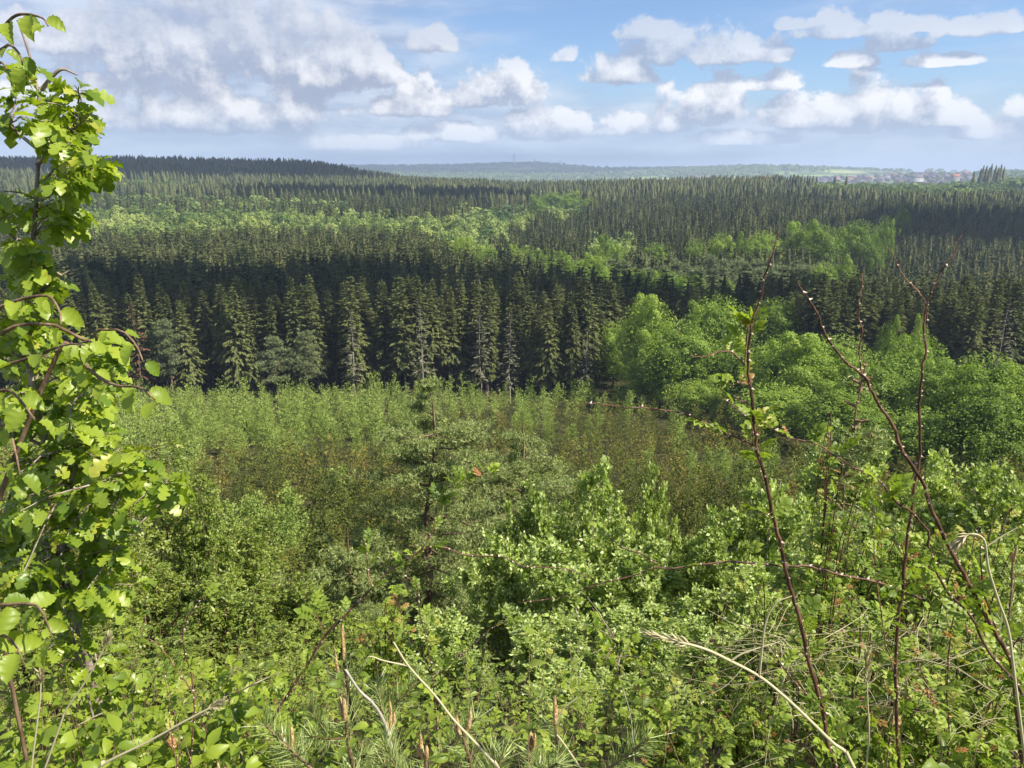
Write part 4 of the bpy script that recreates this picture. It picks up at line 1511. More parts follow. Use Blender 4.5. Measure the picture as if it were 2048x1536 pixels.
for n_, (px, top, Y, wp, lb) in enumerate(BIRCHES):
    put_shrub('birch_tree', BIR[n_ % 4], px, top - 12, Y, wp * 1.1, lb, 'birch', 'young birches on the near slope', 1.7, 4.5, n_ * 2.1)

# bushes deeper on the slope fill the space between the shrubs and the clearing
r4 = np.random.RandomState(91)
n_ = 0
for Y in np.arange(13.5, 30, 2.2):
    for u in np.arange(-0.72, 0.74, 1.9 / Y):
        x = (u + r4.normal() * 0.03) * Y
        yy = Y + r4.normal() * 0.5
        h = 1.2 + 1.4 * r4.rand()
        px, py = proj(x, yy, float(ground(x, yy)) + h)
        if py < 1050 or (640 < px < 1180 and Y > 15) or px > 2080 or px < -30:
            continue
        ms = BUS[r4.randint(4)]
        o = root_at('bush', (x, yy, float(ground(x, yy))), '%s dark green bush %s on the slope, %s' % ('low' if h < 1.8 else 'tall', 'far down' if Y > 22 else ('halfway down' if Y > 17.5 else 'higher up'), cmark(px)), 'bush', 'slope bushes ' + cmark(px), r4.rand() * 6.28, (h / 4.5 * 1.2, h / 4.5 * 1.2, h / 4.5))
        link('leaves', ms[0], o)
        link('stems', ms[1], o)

# ---- the two scots pines on the slope, and younger ones
for px, top, Y, wp, npad, lb, sd in ((815, 738, 20.0, 350, 58, 'scots pine with a thin bare leader and orange upper trunk, left of the two', 3), (1050, 835, 23.0, 290, 56, 'scots pine with forked bare branches, right of the two', 6),
                                     (470, 1075, 15.0, 120, 18, 'small bluish pine among the saplings behind the birches', 9), (690, 1040, 17.0, 150, 20, 'low dark pine left of the bigger scots pine', 12)):
    x = tx(px, top) * Y
    z = float(ground(x, Y))
    h = tz(top) * Y - z
    g, w = pine_geo(h, wp * Y / FPX / 2, npad, 30, 0.10, np.random.RandomState(sd), 0.2, 0.24, thin_top=0.84)
    o = root_at('pine_tree', (x, Y, z), lb, 'pine tree', None)
    g.build('crown', M['pine_mid'], o)
    w.build('trunk', M['pine_trunk'], o)

# ---- young oak at the left
def oak(name, leader, side, clusters_, Y, size, label, n_leaf=6, jit=0.35, extra=None, mat='oak_near', tm=None, group=None, rng=rN, r0=0.016, droop=0.75, cat='oak', reach=0.25):
    x, y, z = leader[0]
    root = root_at(name, (0, 0, 0), label, cat, group)
    root.location = (x, y, z)
    off = np.array((x, y, z))
    w, g = Geo(), Geo()
    paths = [spline(leader, 26)]
    tube(w, paths[0] - off, np.linspace(r0, 0.003, 26), 7)
    for s_ in side:
        P = spline(s_, 14)
        paths.append(P)
        tube(w, P - off, np.linspace(r0 * 0.5, 0.002, 14), 5)
    allp = np.concatenate(paths)
    for c in clusters_:
        dist = np.linalg.norm(allp - c, axis=1) + np.maximum(0, allp[:, 2] - c[2] + 0.03) * 1.5
        a = allp[int(np.argmin(dist))]
        L = np.linalg.norm(c - a)
        P = wander(a, c, 6, 0.06, rng, -0.08)
        tube(w, P - off, np.linspace(0.0035 + 0.004 * L, 0.0015, 6), 4)
        d = unit(P[-1] - P[-3])
        cluster(g, w, P[-1] - off, d, n_leaf, size, tm or OAKS, rng, droop)
        if L > reach * 0.5:
            for u in (0.55, 0.8):
                q = P[0] + (P[-1] - P[0]) * u
                cluster(g, w, q - off, d, 3, size * 0.9, tm or OAKS, rng, droop)
    g.build('leaves', M[mat], root, smooth=True)
    w.build('trunk', M['oak_stem'], root, smooth=True)
    return root


def fill(poly, n, Y, dy, rng):
    poly = np.array(poly, float)
    out = []
    lo, hi = poly.min(0), poly.max(0)
    while len(out) < n:
        x, y = lo + (hi - lo) * rng.rand(2)
        if inside(poly, np.array([x]), np.array([y]))[0]:
            out.append(W(x, y, Y + rng.normal() * dy))
    return out


YO = 2.5
x0 = W(140, 1030, YO)
base = np.array((x0[0] + 0.03, YO, float(ground(x0[0], YO)) - 0.05))
lead = [base, W(138, 1180, YO), W(136, 1030, YO), W(125, 975, YO), W(96, 900, YO), W(62, 760, YO), W(56, 640, YO), W(60, 540, YO), W(70, 440, YO), W(76, 330, YO), W(84, 240, YO), W(62, 120, YO), W(35, 40, YO)]
side = [[W(136, 1000, YO), W(152, 930, YO), W(160, 850, YO), W(175, 770, YO - .1)], [W(150, 985, YO), W(210, 980, YO), W(290, 960, YO - .1), W(350, 970, YO - .1)],
        [W(62, 600, YO), W(110, 560, YO), W(140, 540, YO)], [W(60, 500, YO), W(20, 470, YO), W(0, 440, YO)], [W(78, 300, YO), W(40, 270, YO), W(20, 250, YO)],
        [W(74, 330, YO), W(120, 280, YO), W(170, 240, YO)], [W(80, 400, YO), W(130, 370, YO), W(190, 330, YO)], [W(138, 1060, YO), W(190, 1080, YO), W(240, 1100, YO)],
        [W(138, 1100, YO), W(60, 1080, YO), W(0, 1060, YO)], [W(100, 900, YO), W(40, 870, YO), W(0, 860, YO)], [W(82, 180, YO), W(120, 140, YO), W(155, 150, YO)]]
cl = []
cl += fill([(40, 118), (110, 130), (168, 165), (160, 215), (196, 240), (204, 275), (165, 270), (125, 300), (30, 262), (10, 240), (40, 190)], 23, YO, .13, rN)
cl += fill([(60, 290), (150, 290), (205, 318), (210, 350), (165, 380), (165, 460), (100, 480), (100, 400), (12, 320)], 19, YO, .14, rN)
cl += fill([(0, 375), (40, 390), (70, 430), (20, 440), (0, 420)], 5, YO, .1, rN)
cl += fill([(30, 480), (60, 470), (130, 500), (120, 530), (60, 570), (10, 560)], 9, YO, .1, rN)
cl += fill([(0, 660), (140, 650), (215, 690), (240, 780), (215, 850), (290, 900), (365, 960), (350, 1000), (260, 1010), (180, 1000), (0, 960)], 96, YO, .2, rN)
cl += fill([(0, 1000), (120, 1010), (240, 1020), (268, 1090), (270, 1180), (200, 1230), (80, 1200), (0, 1180)], 78, YO, .2, rN)
cl += fill([(10, 530), (120, 545), (160, 650), (0, 670)], 13, YO, .12, rN)
oak('oak_sapling', lead, side, cl, YO, 0.069, 'slender young oak with shiny lobed leaves, tallest plant at the left edge', 8)
for px, row, Y, n_c, lb in ((150, 1330, 2.3, 12, 'small yellow-green oak seedling below the young oak'), (255, 1430, 2.4, 11, 'oak seedling low between the pale stalks on the left'), (455, 1430, 2.2, 10, 'low leafy seedling at the tip of the left pale stalk'),
                            (1235, 1330, 4.2, 13, 'bright yellow-green oak seedling right of the middle'), (1275, 1420, 4.0, 11, 'yellow-green oak seedling, lower of the two near the middle')):
    t_ = W(px, row - 40, Y)
    b_ = np.array((t_[0] + 0.05, Y, float(ground(t_[0], Y)) - 0.05))
    q = 0.00018 * Y * 1500
    cs = [t_ + rN.normal(size=3) * np.array((0.055, 0.05, 0.075)) * Y / 1.6 for _ in range(n_c)]
    oak('oak_seedling', [b_, (b_ + t_) / 2, t_], [], cs, Y, 0.062, lb, 5, r0=0.005, group=None)

# ---- hazel boughs reaching in from the left
def hazel(lines, ends, Y, lb, size=0.045):
    p0 = pts([lines[0][0]], Y)[0]
    bx, by = p0[0] - 0.35, Y + 0.15
    b = np.array((bx, by, float(ground(bx, by)) - 0.03))
    root = root_at('hazel_bush', b, lb, 'hazel')
    w, g = Geo(), Geo()
    for L_ in lines:
        P = spline(pts(L_, Y, Y - 0.15), 16)
        if L_ is lines[0]:
            stem = spline([b, (b + P[0]) / 2 + np.array((-0.08, 0, 0.1)), P[0]], 12)
        else:
            stem = spline([(b * 0.4 + p0 * 0.6) + np.array((-0.06, 0, 0.05)), P[0] + np.array((-0.06, 0.0, -0.05)), P[0]], 8)
        tube(w, stem - b, np.linspace(0.006, 0.0042, len(stem)), 6)
        tube(w, P - b, np.linspace(0.0045, 0.0014, 16), 6)
        n = max(4, int(np.linalg.norm(np.diff(P, axis=0), axis=1).sum() / 0.042))
        q, d = sample_path(P, np.linspace(0.12, 1.0, n))
        side_ = np.cross(d, (0, 0, 1.0)) * np.where(np.arange(n) % 2 == 0, 1, -1)[:, None]
        dd = unit(d * 0.55 + side_ * (0.7 + 0.3 * rN.rand(n)[:, None]) + np.stack([rN.normal(size=n) * .25, rN.normal(size=n) * .25, -0.25 - 0.8 * rN.rand(n)], -1))
        nn = np.stack([rN.normal(size=n) * .5, -0.4 + rN.normal(size=n) * .4, np.full(n, .9)], -1)
        put_leaves(g, HAZ, q - b + dd * 0.008, dd, nn, size * (0.6 + 0.55 * rN.rand(n)), np.clip(.5 + .25 * rN.normal(size=n), 0, 1))
    g.build('leaves', M['hazel'], root, smooth=True)
    w.build('branch', M['twig'], root, smooth=True)


hazel([[(-40, 640), (0, 615), (45, 598), (95, 592), (118, 620), (122, 650)], [(-40, 690), (0, 668), (40, 650), (110, 650), (190, 690), (190, 662), (215, 660), (245, 662), (272, 690), (285, 720)],
       [(-40, 760), (0, 735), (60, 715), (130, 690), (170, 690)], [(150, 690), (180, 740), (230, 770), (280, 775), (310, 800)], [(-40, 800), (10, 780), (40, 800), (70, 840)], [(-40, 860), (10, 850), (30, 900), (40, 950)]], [], 1.55, 'hazel bough with broad toothed leaves crossing in front of the oak')
hazel([[(-40, 90), (0, 62), (25, 35), (50, 28), (85, 36), (96, 52)], [(-40, 110), (0, 100), (20, 90), (40, 110), (45, 130)], [(-40, 140), (0, 125), (15, 140)]], [], 1.75, 'hazel twig with rounded leaves against the sky at the top left corner')
hazel([[(-40, 1215), (0, 1210), (60, 1208), (85, 1225), (105, 1275)], [(-40, 1290), (0, 1270), (30, 1290), (50, 1330)]], [], 1.5, 'hazel twig with large leaves low at the left edge', 0.062)

# ---- briars
def thorns(g, P, R, n, rng, size=0.007):
    q, d = sample_path(P, (np.arange(n) + rng.rand(n) * 0.8) / n)
    a = rng.rand(n) * 6.283
    x = unit(np.cross(d, (0.2, 1.0, 0.1)))
    y = np.cross(d, x)
    o = x * np.cos(a)[:, None] + y * np.sin(a)[:, None]
    rr = np.interp((np.arange(n)) / n, np.linspace(0, 1, len(R)), R)
    V0 = np.array([(-.4, 0, -.25), (.4, 0, -.25), (0, 0, .45), (0, 1, -.35)], float)
    F0 = np.array([[0, 1, 3], [1, 2, 3], [2, 0, 3]])
    place(g, (V0, F0), q + o * rr[:, None] * 0.8, frames(o, d), size * (0.6 + 0.7 * rng.rand(n)), 1.0)


def briar(name, lb, canes, Y, leaf_rules, group=None, seed=1, r_scale=1.0):
    """canes: (points px/row list from the base up, radius at base, depth offset, root?)"""
    rng = np.random.RandomState(seed)
    fx = pts([canes[0][0][0]], Y)[0]
    b = np.array((fx[0], Y, float(ground(fx[0], Y))))
    root = root_at(name, b, lb, 'briar', group)
    g = Geo()
    rg = Geo()
    for ci, (L_, r0, dY, rooted, (l0, l1, dens)) in enumerate(canes):
        P = pts(L_, Y + dY)
        if rooted:
            f_ = P[0]
            gz = float(ground(f_[0], f_[1])) - 0.03
            P = np.vstack([[(f_[0] + 0.04, f_[1], gz)], [(f_[0] + 0.015, f_[1], (f_[2] + gz) / 2)], P])
        n = max(14, len(P) * 4)
        P = spline(P, n)
        P[:, 1] += np.cumsum(rng.normal(size=n)) * 0.002
        P += rng.normal(size=P.shape) * 0.0008
        R = (np.linspace(1, 0, n) ** 0.8 * (r0 - max(0.0011, r0 * 0.17)) + max(0.0011, r0 * 0.17)) * 0.78
        c = Geo()
        tube(c, P - b, R, 6)
        Ltot = np.linalg.norm(np.diff(P, axis=0), axis=1).sum()
        thorns(c, P - b, R, max(4, int(Ltot / 0.024)), rng, 0.0068 if r0 > 0.003 else 0.005)
        c.build('cane', M['cane'] if r0 > 0.003 else M['cane_thin'], root, smooth=True)
        m = int(Ltot * (l1 - l0) * dens)
        if m > 0:
            q, d = sample_path(P, l0 + (l1 - l0) * rng.rand(m))
            a = rng.rand(m) * 6.283
            o = np.stack([np.cos(a), np.sin(a) * 0.8, 0.3 + 0.5 * rng.rand(m)], -1)
            dd = unit(o + d * 0.4)
            nn = np.stack([rng.normal(size=m) * .5, -0.3 + rng.normal(size=m) * .5, np.full(m, .9)], -1)
            sz = 0.058 * (0.55 + 0.7 * rng.rand(m))
            t = np.clip(.5 + .25 * rng.normal(size=m), 0, 1)
            red = rng.rand(m) < 0.07
            put_leaves(g, ROSE, (q - b)[~red], dd[~red], nn[~red], sz[~red], t[~red], rng)
            put_leaves(rg, ROSE, (q - b)[red], dd[red], nn[red], sz[red] * 0.7, t[red], rng)
    if g.n:
        g.build('leaves', M['rose_leaf'], root, smooth=True)
    if rg.n:
        rg.build('young_leaves', M['red_leaf'], root, smooth=True)


A = [(1672, 1560), (1656, 1489), (1645, 1421), (1621, 1336), (1601, 1250), (1584, 1189), (1570, 1141), (1553, 1072), (1543, 1035), (1526, 959), (1515, 925), (1507, 890), (1500, 822), (1495, 771), (1490, 730), (1493, 675), (1502, 638), (1515, 603), (1519, 586), (1526, 546), (1535, 517), (1545, 476), (1548, 460)]
briar('rose_briar', 'tall thorny rose cane rising alone above the right-hand willows', [
    (A, 0.0072, 0, True, (0.0, 0.55, 26)),
    (A[14:17], 0.002, 0.0, False, (0.0, 1.0, 150)),
    (A[9:13], 0.002, 0.0, False, (0.0, 1.0, 60)),
    ([(1490, 730), (1470, 708), (1440, 703), (1405, 712), (1378, 708)], 0.0030, -0.02, False, (0.0, 0.5, 40)),
    ([(1507, 890), (1460, 870), (1410, 845), (1370, 828), (1300, 818), (1250, 815), (1190, 808), (1165, 803)], 0.0032, 0.03, False, (0.0, 0.25, 60)),
    ([(1498, 808), (1480, 800), (1462, 795)], 0.0028, -0.02, False, (0, 1, 0)),
    ([(1500, 840), (1475, 818), (1450, 800)], 0.0020, -0.03, False, (0, 1, 25)),
    ([(1495, 771), (1480, 765), (1465, 775)], 0.0015, -0.02, False, (0, 1, 160)),
    ([(1543, 1035), (1520, 1020), (1505, 1035)], 0.0015, -0.02, False, (0, 1, 100)),
    ([(1656, 1431), (1632, 1407), (1580, 1353), (1539, 1291)], 0.0036, -0.02, False, (0, 1, 14)),
], 1.5, None, seed=3)
Bc = [(2052, 1560), (2045, 1523), (2035, 1421), (2025, 1336), (1997, 1277), (1963, 1216), (1936, 1165), (1912, 1120), (1884, 1062), (1864, 1014), (1854, 976), (1833, 942), (1809, 901), (1796, 860), (1775, 829), (1751, 791), (1738, 761), (1710, 737), (1693, 723), (1656, 668), (1645, 638), (1628, 607), (1605, 575), (1599, 557)]
briar('rose_briar', 'dark thorny rose briar leaning left from the bottom right corner with a long arching cane', [
    (Bc, 0.0080, 0, True, (0.0, 0.6, 40)),
    ([(1738, 761), (1727, 748), (1724, 732), (1722, 696), (1724, 659), (1718, 630), (1720, 600), (1725, 575), (1725, 541)], 0.0028, 0.02, False, (0, .2, 30)),
    ([(2052, 1470), (2045, 1387), (1980, 1308), (1946, 1236), (1895, 1182), (1861, 1100), (1861, 1068), (1826, 1027), (1792, 1003), (1758, 962), (1690, 925), (1645, 894), (1580, 877), (1553, 863), (1505, 832)], 0.0050, -0.05, True, (0.1, 1.0, 44)),
    ([(1850, 1200), (1760, 1165), (1690, 1151), (1621, 1131), (1553, 1125), (1450, 1117), (1350, 1131), (1310, 1131), (1265, 1148), (1187, 1165), (1129, 1185), (1036, 1199)], 0.0042, 0.10, False, (0, 1.0, 14)),
    ([(1313, 1127), (1280, 1110), (1245, 1100), (1210, 1069)], 0.0028, 0.08, False, (0, 1, 12)),
    ([(1997, 1277), (1975, 1210), (1962, 1150), (1960, 1090)], 0.0040, 0.02, False, (0, 1, 50)),
], 1.55, None, seed=5)
briar('rose_briar', 'rose briar with an upright cane forking in two at the top, on the right', [
    ([(1800, 1560), (1796, 1450), (1792, 1353), (1796, 1271), (1806, 1180), (1813, 1113), (1823, 1037), (1837, 942), (1840, 897), (1840, 832), (1843, 764), (1843, 730), (1850, 702), (1849, 661), (1852, 617), (1870, 575), (1892, 535), (1914, 509), (1921, 480), (1939, 458)], 0.0066, 0, True, (0.05, 0.66, 52)),
    ([(1852, 640), (1848, 615), (1837, 586), (1813, 560), (1797, 539), (1786, 513), (1767, 491)], 0.0026, 0.02, False, (0, 1, 0)),
    ([(1790, 1380), (1770, 1280), (1755, 1180), (1748, 1110), (1745, 1010)], 0.0030, 0.1, True, (.2, 1, 50)),
    ([(1900, 1480), (1890, 1380), (1900, 1250), (1930, 1150), (1950, 1030)], 0.0034, 0.1, True, (.1, 1, 60)),
], 1.7, None, seed=8)
briar('rose_briar', 'rose briar slanting up to the right in the left centre, in front of the pine', [
    ([(499, 1560), (547, 1438), (581, 1380), (615, 1329), (649, 1274), (708, 1213), (746, 1172), (780, 1141), (814, 1120), (841, 1100), (882, 1090), (934, 1110), (1005, 1113), (1043, 1131), (1094, 1134), (1142, 1141), (1180, 1158)], 0.0060, 0, True, (0.1, .75, 34)),
    ([(841, 1100), (855, 1079), (869, 1049), (872, 1019), (889, 978), (917, 964), (951, 951), (992, 942)], 0.0028, -0.03, False, (0.2, 1, 60)),
    ([(876, 1560), (876, 1496), (869, 1404), (862, 1336), (852, 1278), (838, 1223), (834, 1175), (805, 1150)], 0.0034, 0.1, True, (0.2, 1, 26)),
    ([(862, 1360), (889, 1339), (913, 1312), (941, 1291), (985, 1250), (1030, 1235)], 0.0024, 0.1, False, (0, 1, 40)),
    ([(746, 1172), (735, 1148), (732, 1120), (727, 1086)], 0.0028, -0.03, False, (.3, 1, 50)),
    ([(649, 1274), (640, 1240), (620, 1215)], 0.002, -0.03, False, (.3, 1, 120)),
], 1.9, None, seed=11)
briar('bare_briar', 'thin brown half-bare briar among the birch leaves at lower left', [
    ([(379, 1560), (390, 1421), (383, 1353), (366, 1274), (379, 1233), (410, 1189)], 0.0042, 0, True, (0, 1, 3)),
    ([(390, 1387), (359, 1346), (325, 1305), (297, 1281)], 0.0026, -0.03, False, (0, 1, 30)),
    ([(345, 1480), (335, 1400), (325, 1330)], 0.0024, 0.05, True, (0, 1, 30)),
], 1.7, None, seed=14)


def leafy_briar(px, top, Y, wp, lb, seed, n_cane=9, n_leaf=330, size=0.06):
    rng = np.random.RandomState(seed)
    x = tx(px, top) * Y
    z = float(ground(x, Y))
    h = tz(top) * Y - z
    r = wp * Y / FPX / 2
    root = root_at('rose_bush', (x, Y, z), lb, 'rose bush', 'leafy rose bushes along the bottom of the bank')
    g, w, rg = Geo(), Geo(), Geo()
    P_, D_2 = [], []
    for i in range(n_cane):
        a = rng.rand() * 6.283
        e = r * math.sqrt(rng.rand())
        c = spline([(0.06 * math.cos(a), 0.06 * math.sin(a), -.03), (e * .5 * math.cos(a), e * .5 * math.sin(a), h * .65), (e * math.cos(a), e * math.sin(a), h * (0.7 + .35 * rng.rand())), (e * 1.3 * math.cos(a), e * 1.3 * math.sin(a), h * (0.6 + .3 * rng.rand()))], 16)
        tube(w, c, np.linspace(0.004, 0.001, 16), 5)
        q, d = sample_path(c, 0.2 + 0.8 * rng.rand(n_leaf // n_cane))
        P_.append(q + rng.normal(size=q.shape) * 0.02)
        D_2.append(d)
    q, d = np.concatenate(P_), np.concatenate(D_2)
    m = len(q)
    a = rng.rand(m) * 6.283
    dd = unit(np.stack([np.cos(a), np.sin(a), 0.2 + .5 * rng.rand(m)], -1) + d * 0.4)
    nn = np.stack([rng.normal(size=m) * .5, rng.normal(size=m) * .5, np.full(m, .9)], -1)
    sz = size * (0.6 + 0.7 * rng.rand(m))
    t = np.clip(.5 + .28 * rng.normal(size=m), 0, 1)
    red = (q[:, 2] > h * 0.8) & (rng.rand(m) < 0.18)
    put_leaves(g, ROSE, q[~red], dd[~red], nn[~red], sz[~red], t[~red], rng)
    g.build('leaves', M['rose_leaf'], root, smooth=True)
    if red.any():
        put_leaves(rg, ROSE, q[red], dd[red], nn[red], sz[red] * 0.7, t[red], rng)
        rg.build('young_leaves', M['red_leaf'], root, smooth=True)
    w.build('canes', M['cane'], root, smooth=True)


LB = [(1560, 1130, 3.4, 260, 'leafy rose bush left of the bottom of the tall cane'), (1700, 1060, 3.6, 260, 'leafy rose bush between the tall cane and the right briars'), (1640, 1250, 2.9, 280, 'leafy rose bush low behind the tall cane'),
      (1760, 1200, 2.7, 280, 'leafy rose bush below the arch on the right'), (1880, 1080, 3.2, 260, 'leafy rose bush behind the dark leaning cane'), (1985, 1030, 3.2, 240, 'leafy rose bush at the right edge, highest one'),
      (1850, 1290, 2.4, 300, 'bright leafy rose bush low at right'), (1980, 1260, 2.3, 280, 'leafy rose bush in the right bottom corner'), (1720, 1370, 2.1, 300, 'leafy rose bush at the foot of the right briars'),
      (1930, 1420, 1.9, 300, 'lowest leafy rose bush in the right bottom corner'), (1520, 1390, 2.6, 260, 'leafy rose bush beneath the pale fallen stalk'), (1460, 1240, 3.8, 240, 'rose bush among the willows left of the tall cane'),
      (1380, 1440, 2.6, 260, 'leafy rose bush at the bottom right of the middle'), (760, 1200, 3.0, 200, 'rose bush around the slanting briar'), (560, 1450, 2.4, 240, 'rose bush at the bottom left of the middle'),
      (1820, 1010, 3.4, 160, 'small rose bush near the top of the right group'), (1690, 850, 3.2, 110, 'thin rose shoots standing up before the green trees on the right')]
for n_, (px, top, Y, wp, lb) in enumerate(LB):
    leafy_briar(px, top, Y, wp, lb, 100 + n_)

# ---- young pines with candles at the bottom
def pine_sapling(px, top, Y, lb, seed, n_side=4, cand=3, clen=0.075, nl=0.075):
    rng = np.random.RandomState(seed)
    t_ = W(px, top, Y)
    z = float(ground(t_[0], Y))
    h = t_[2] - z
    root = root_at('pine_sapling', (t_[0], Y, z), lb, 'young pine')
    w, g = Geo(), Geo()
    stem = wander((0.05, 0.03, -.03), (0, 0, h), 10, 0.02, rng)
    tube(w, stem, np.linspace(0.009, 0.004, 10), 6)
    tips = [(stem[-1], unit(stem[-1] - stem[-3]), stem)]
    for i in range(n_side):
        a = rng.rand() * 6.283
        s0 = stem[6] if i % 2 else stem[4]
        e = s0 + np.array((math.cos(a) * .22, math.sin(a) * .16, 0.10 + .16 * rng.rand()))
        P = spline([s0, (s0 + e) / 2 + np.array((0, 0, -.02)), e], 8)
        tube(w, P, np.linspace(0.005, 0.003, 8), 5)
        tips.append((P[-1], unit(P[-1] - P[-3]), P))
    for p, d, P in tips:
        m = 150
        u = 1 - 0.55 * rng.rand(m) ** 1.1
        q, dd = sample_path(P, u)
        a = rng.rand(m) * 6.283
        x = unit(np.cross(dd, (0.3, 1, 0.1)))
        y = np.cross(dd, x)
        o = x * np.cos(a)[:, None] + y * np.sin(a)[:, None]
        nd = unit(o * (0.7 + .5 * rng.rand(m)[:, None]) + dd * 0.8 + np.array((0, 0, 0.1)))
        s = nl * (0.6 + .6 * rng.rand(m))
        N2 = (np.array([(-.5, 0, 0), (.5, 0, 0), (-.4, .5, .05), (.4, .5, .05), (0, 1, -.03)], float), np.array([[0, 1, 3], [0, 3, 2], [2, 3, 4]]))
        place(g, N2, q, frames(nd, rng.normal(size=(m, 3))), np.stack([np.full(m, .0024), s, s], -1), np.clip(.5 + .3 * rng.normal(size=m), 0, 1))
        for c in range(cand if P is stem or P is tips[1][2] else 0):
            o = rng.normal(size=3) * 0.009
            o[2] = 0
            L = clen * (0.5 + .6 * rng.rand()) * (1.25 if c == 0 else 0.85)
            cg = Geo()
            tube(cg, np.array([p + o * .4, p + o + np.array((0, 0, .3 * L)), p + o * 1.25 + np.array((0, 0, L * .75)), p + o * 1.3 + np.array((0, 0, L))]), (0.0040, 0.0055, 0.0046, 0.0016), 7)
            cg.build('candle', M['candle'], root, smooth=True)
    w.build('stem', M['twig'], root, smooth=True)
    g.build('needles', M['needle_near'], root)


for n_, (px, top, Y, lb) in enumerate([(692, 1440, 1.45, 'young pine with three orange candles, left of the bottom middle'), (925, 1470, 1.5, 'young pine with orange candles at the bottom middle'),
                                       (688, 1325, 1.9, 'young pine with one big yellow-brown candle beside the slanting briar'), (780, 1460, 1.7, 'young pine between two candle-bearing neighbours'),
                                       (1110, 1450, 1.6, 'young pine with reddish tip under the centre willows'), (2025, 1125, 2.6, 'dark young pine tip at the right edge among rose leaves'),
                                       (850, 1520, 1.4, 'young pine low at the bottom, left of the long pale stalk'), (585, 1500, 1.7, 'young pine low at the bottom left of the slanting briar')]):
    pine_sapling(px, top, Y, lb, 300 + n_, 4, 3 if n_ != 2 else 1, 0.075 if n_ != 2 else 0.12)
x = tx(1738, 700) * 9.0
z = float(ground(x, 9.0))
g, w = pine_geo(tz(700) * 9.0 - z, 0.55, 26, 16, 0.08, np.random.RandomState(77), 0.5, 0.20, 0.0035)
o = root_at('pine_tree', (x, 9.0, z), 'slim young pine with a pale stem and brownish tip in front of the right trees', 'pine tree')
g.build('crown', M['pine_mid'], o)
w.build('trunk', M['twig'], o)

# ---- dry stalks
def stalk(L_, Y, r, lb, head=True, Y2=None, mat='straw', name='dry_stalk', cat='stalk', twigs=(), seed=1, rooted=True):
    rng = np.random.RandomState(seed)
    P = pts(L_, Y, Y2)
    if rooted:
        gz = float(ground(P[0][0], P[0][1])) - .02
        d_ = unit(P[0] - P[1])
        d_[2] = min(d_[2], -0.35)
        P = np.vstack([[P[0] + d_ * (gz - P[0][2]) / d_[2]], P])
    b = P[0].copy()
    root = root_at(name, b, lb, cat)
    w = Geo()
    S = spline(P, 40)
    tube(w, S - b, np.linspace(r, r * .55, 40), 6, 0.6)
    for T_2 in twigs:
        Q = spline(pts(T_2, Y if Y2 is None else (Y + Y2) / 2), 24)
        tube(w, Q - b, np.linspace(r * .6, r * .25, 24), 5, 0.6)
    w.build('stem', M[mat], root, smooth=True)
    if head:
        g = Geo()
        m = 60
        q, d = sample_path(S[-7:], rng.rand(m))
        dd = unit(d + rng.normal(size=(m, 3)) * .25)
        place(g, QUAD, q - b, frames(dd, rng.normal(size=(m, 3))), np.stack([np.full(m, .004), np.full(m, .028), np.full(m, .02)], -1), rng.rand(m))
        g.build('seed_head', M['straw'], root)


stalk([(1720, 1560), (1693, 1507), (1666, 1486), (1621, 1442), (1570, 1394), (1519, 1353), (1461, 1322), (1410, 1298), (1348, 1281), (1300, 1268)], 1.25, 0.0042, 'thick pale fallen stalk with a curled side stem in front of the right briars', True, 1.25,
      twigs=([(1519, 1353), (1524, 1301), (1532, 1243), (1553, 1206), (1584, 1192)], [(1461, 1322), (1490, 1305), (1560, 1283)]), seed=1)
stalk([(1010, 1560), (995, 1534), (951, 1486), (906, 1438), (869, 1390), (817, 1332), (787, 1284)], 1.4, 0.0036, 'long straight pale stalk slanting left in the bottom middle', False, twigs=([(817, 1332), (770, 1322), (738, 1313), (730, 1330)],), seed=2)
stalk([(180, 1570), (205, 1530), (297, 1483), (359, 1448), (410, 1421), (436, 1408)], 1.3, 0.0034, 'pale dry stalk slanting right at the bottom left', True, seed=3)
stalk([(110, 1480), (130, 1424), (171, 1363), (202, 1308), (215, 1281)], 1.5, 0.0028, 'thinner pale stalk above the bottom left one', True, seed=4)
stalk([(70, 1480), (80, 1400), (82, 1345)], 1.5, 0.0026, 'short upright pale stalk near the left edge', True, seed=5)
stalk([(2035, 1400), (2018, 1267), (1997, 1202), (1977, 1137), (1968, 1080), (1940, 1068), (1920, 1085)], 1.3, 0.0030, 'pale green bent grass stem beside the dark right canes', True, seed=6, twigs=([(1975, 1092), (2000, 1075), (2035, 1055)],))
stalk([(790, 1520), (770, 1448), (746, 1407), (718, 1380), (691, 1339)], 1.6, 0.005, 'stout pale pine twig slanting left at the bottom centre', False, mat='pale_stem', name='bare_twig', cat='twig', seed=7)
stalk([(1730, 1560), (1738, 1470), (1735, 1400), (1733, 1310)], 1.4, 0.0024, 'thin upright green grass stem right of the tall cane', True, seed=8)
stalk([(1150, 1520), (1110, 1460), (1125, 1420), (1155, 1395)], 1.6, 0.0030, 'short crooked straw stem right of the bottom middle', False, seed=9)
stalk([(1270, 1560), (1262, 1440), (1245, 1375)], 2.4, 0.0034, 'thin pale stem rising to a yellow seedling', False, seed=10, mat='pale_stem', name='bare_twig', cat='twig')

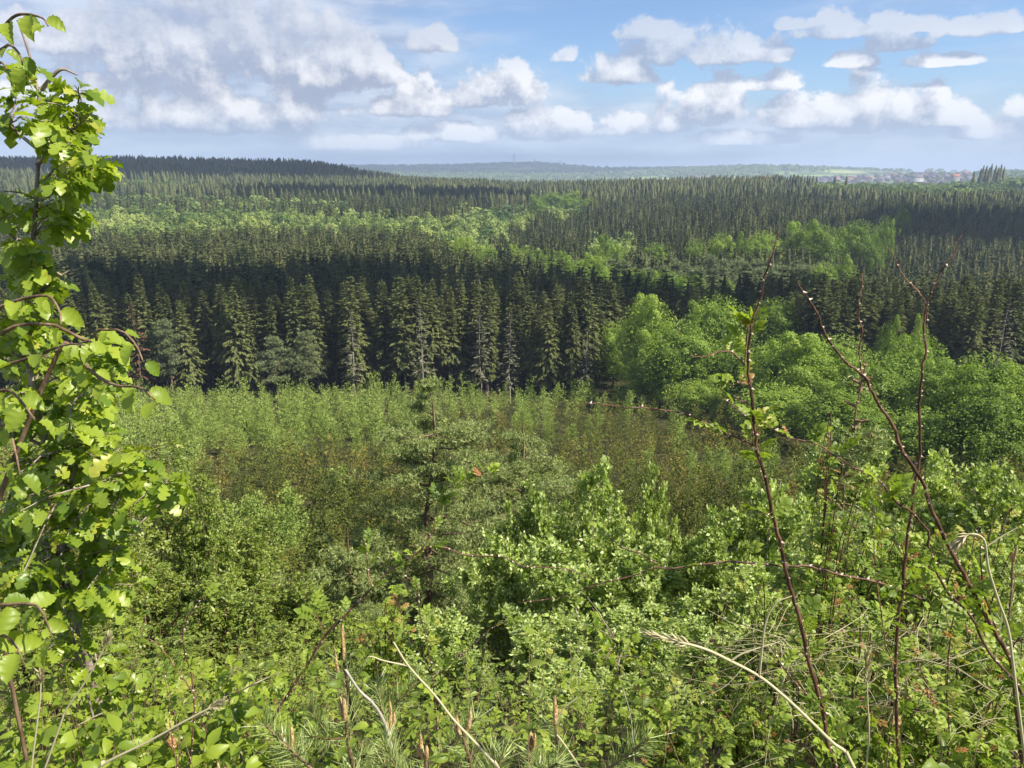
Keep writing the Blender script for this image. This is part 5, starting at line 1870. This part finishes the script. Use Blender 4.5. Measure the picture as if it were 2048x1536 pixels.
# tangle of dead grass under the right briars
g = Geo()
r5 = np.random.RandomState(55)
for i in range(400):
    px, row, Y = 1500 + 560 * r5.rand(), 1180 + 340 * r5.rand(), 1.9 + 1.3 * r5.rand()
    if i > 420:
        px, row, Y = 2048 * r5.rand(), 1330 + 220 * r5.rand(), 1.5 + 1.0 * r5.rand()
    p = W(px, row, Y)
    gz = float(ground(p[0], p[1]))
    p[2] = max(gz + 0.1, min(p[2], gz + 0.75))
    e = p + np.array((r5.normal() * .25, r5.normal() * .15, -0.1 + r5.normal() * .12))
    tube(g, wander(p, e, 5, 0.12, r5), np.linspace(.0013, .0007, 5), 3, r5.rand())
tag(g.build('dead_grass', M['straw']), 'thin dead stems tangled low over the bank, thickest among the right briars', 'dead grass', kind='stuff')

# undergrowth over the whole bank: shoots with oval, lance and rose leaves
def undergrowth(n, y0, y1, tm, mat, size, hmin, hmax, seed, label, per=13, x0=-1.2, x1=1.2, name='undergrowth'):
    r = np.random.RandomState(seed)
    g, w = Geo(), Geo()
    Y = y0 + (y1 - y0) * r.rand(n) ** 0.8
    X = (x0 + (x1 - x0) * r.rand(n)) * Y + r.normal(size=n) * 0.1
    Z = ground(X, Y)
    H = hmin + (hmax - hmin) * r.rand(n)
    lean = r.normal(size=(n, 2)) * 0.28
    for i in range(n):
        u = np.linspace(0, 1, 4)[:, None]
        P = np.array((X[i], Y[i], Z[i] - .02)) + np.hstack([lean[i][None] * H[i] * u ** 1.6, H[i] * u])
        tube(w, P, np.linspace(.0022, .0009, 4), 3)
    idx = np.repeat(np.arange(n), per)
    m = len(idx)
    u = 0.15 + 0.87 * r.rand(m)
    P = np.stack([X[idx] + lean[idx, 0] * H[idx] * u ** 1.6, Y[idx] + lean[idx, 1] * H[idx] * u ** 1.6, Z[idx] + H[idx] * u], -1)
    a = r.rand(m) * 6.283
    dd = unit(np.stack([np.cos(a), np.sin(a), 0.1 + .7 * r.rand(m)], -1))
    nn = np.stack([r.normal(size=m) * .5, r.normal(size=m) * .5, np.full(m, 1.0)], -1)
    tn = r.rand(n)
    put_leaves(g, tm, P, dd, nn, size * (.55 + .8 * r.rand(m)), np.clip(.2 + .4 * tn[idx] + .2 * r.normal(size=m) + .1, 0, 1), r)
    o = g.build(name, M[mat], smooth=True)
    w.build('shoots', M['twig'], o)
    tag(o, label, 'undergrowth', kind='stuff')


undergrowth(450, 1.35, 5.5, OVAL, 'rose_leaf', 0.038, 0.25, 0.75, 61, 'mixed green leafy undergrowth covering the near bank')
undergrowth(420, 1.35, 5.5, LANCE, 'birch', 0.045, 0.25, 0.8, 62, 'narrow-leaved pale green shoots covering the near bank')
undergrowth(320, 1.4, 4.5, ROSE, 'rose_leaf', 0.06, 0.25, 0.7, 63, 'low rose and bramble shoots covering the near bank', 10)
undergrowth(980, 5.0, 14.0, LANCE[:1], 'bush', 0.07, 0.4, 1.1, 64, 'leafy shoots between the shrubs lower on the slope', 14)
undergrowth(270, 1.3, 2.6, OVAL, 'hazel', 0.05, 0.25, 0.55, 65, 'bright broad-leaved shoots at the bottom left', 11, -0.85, -0.35)
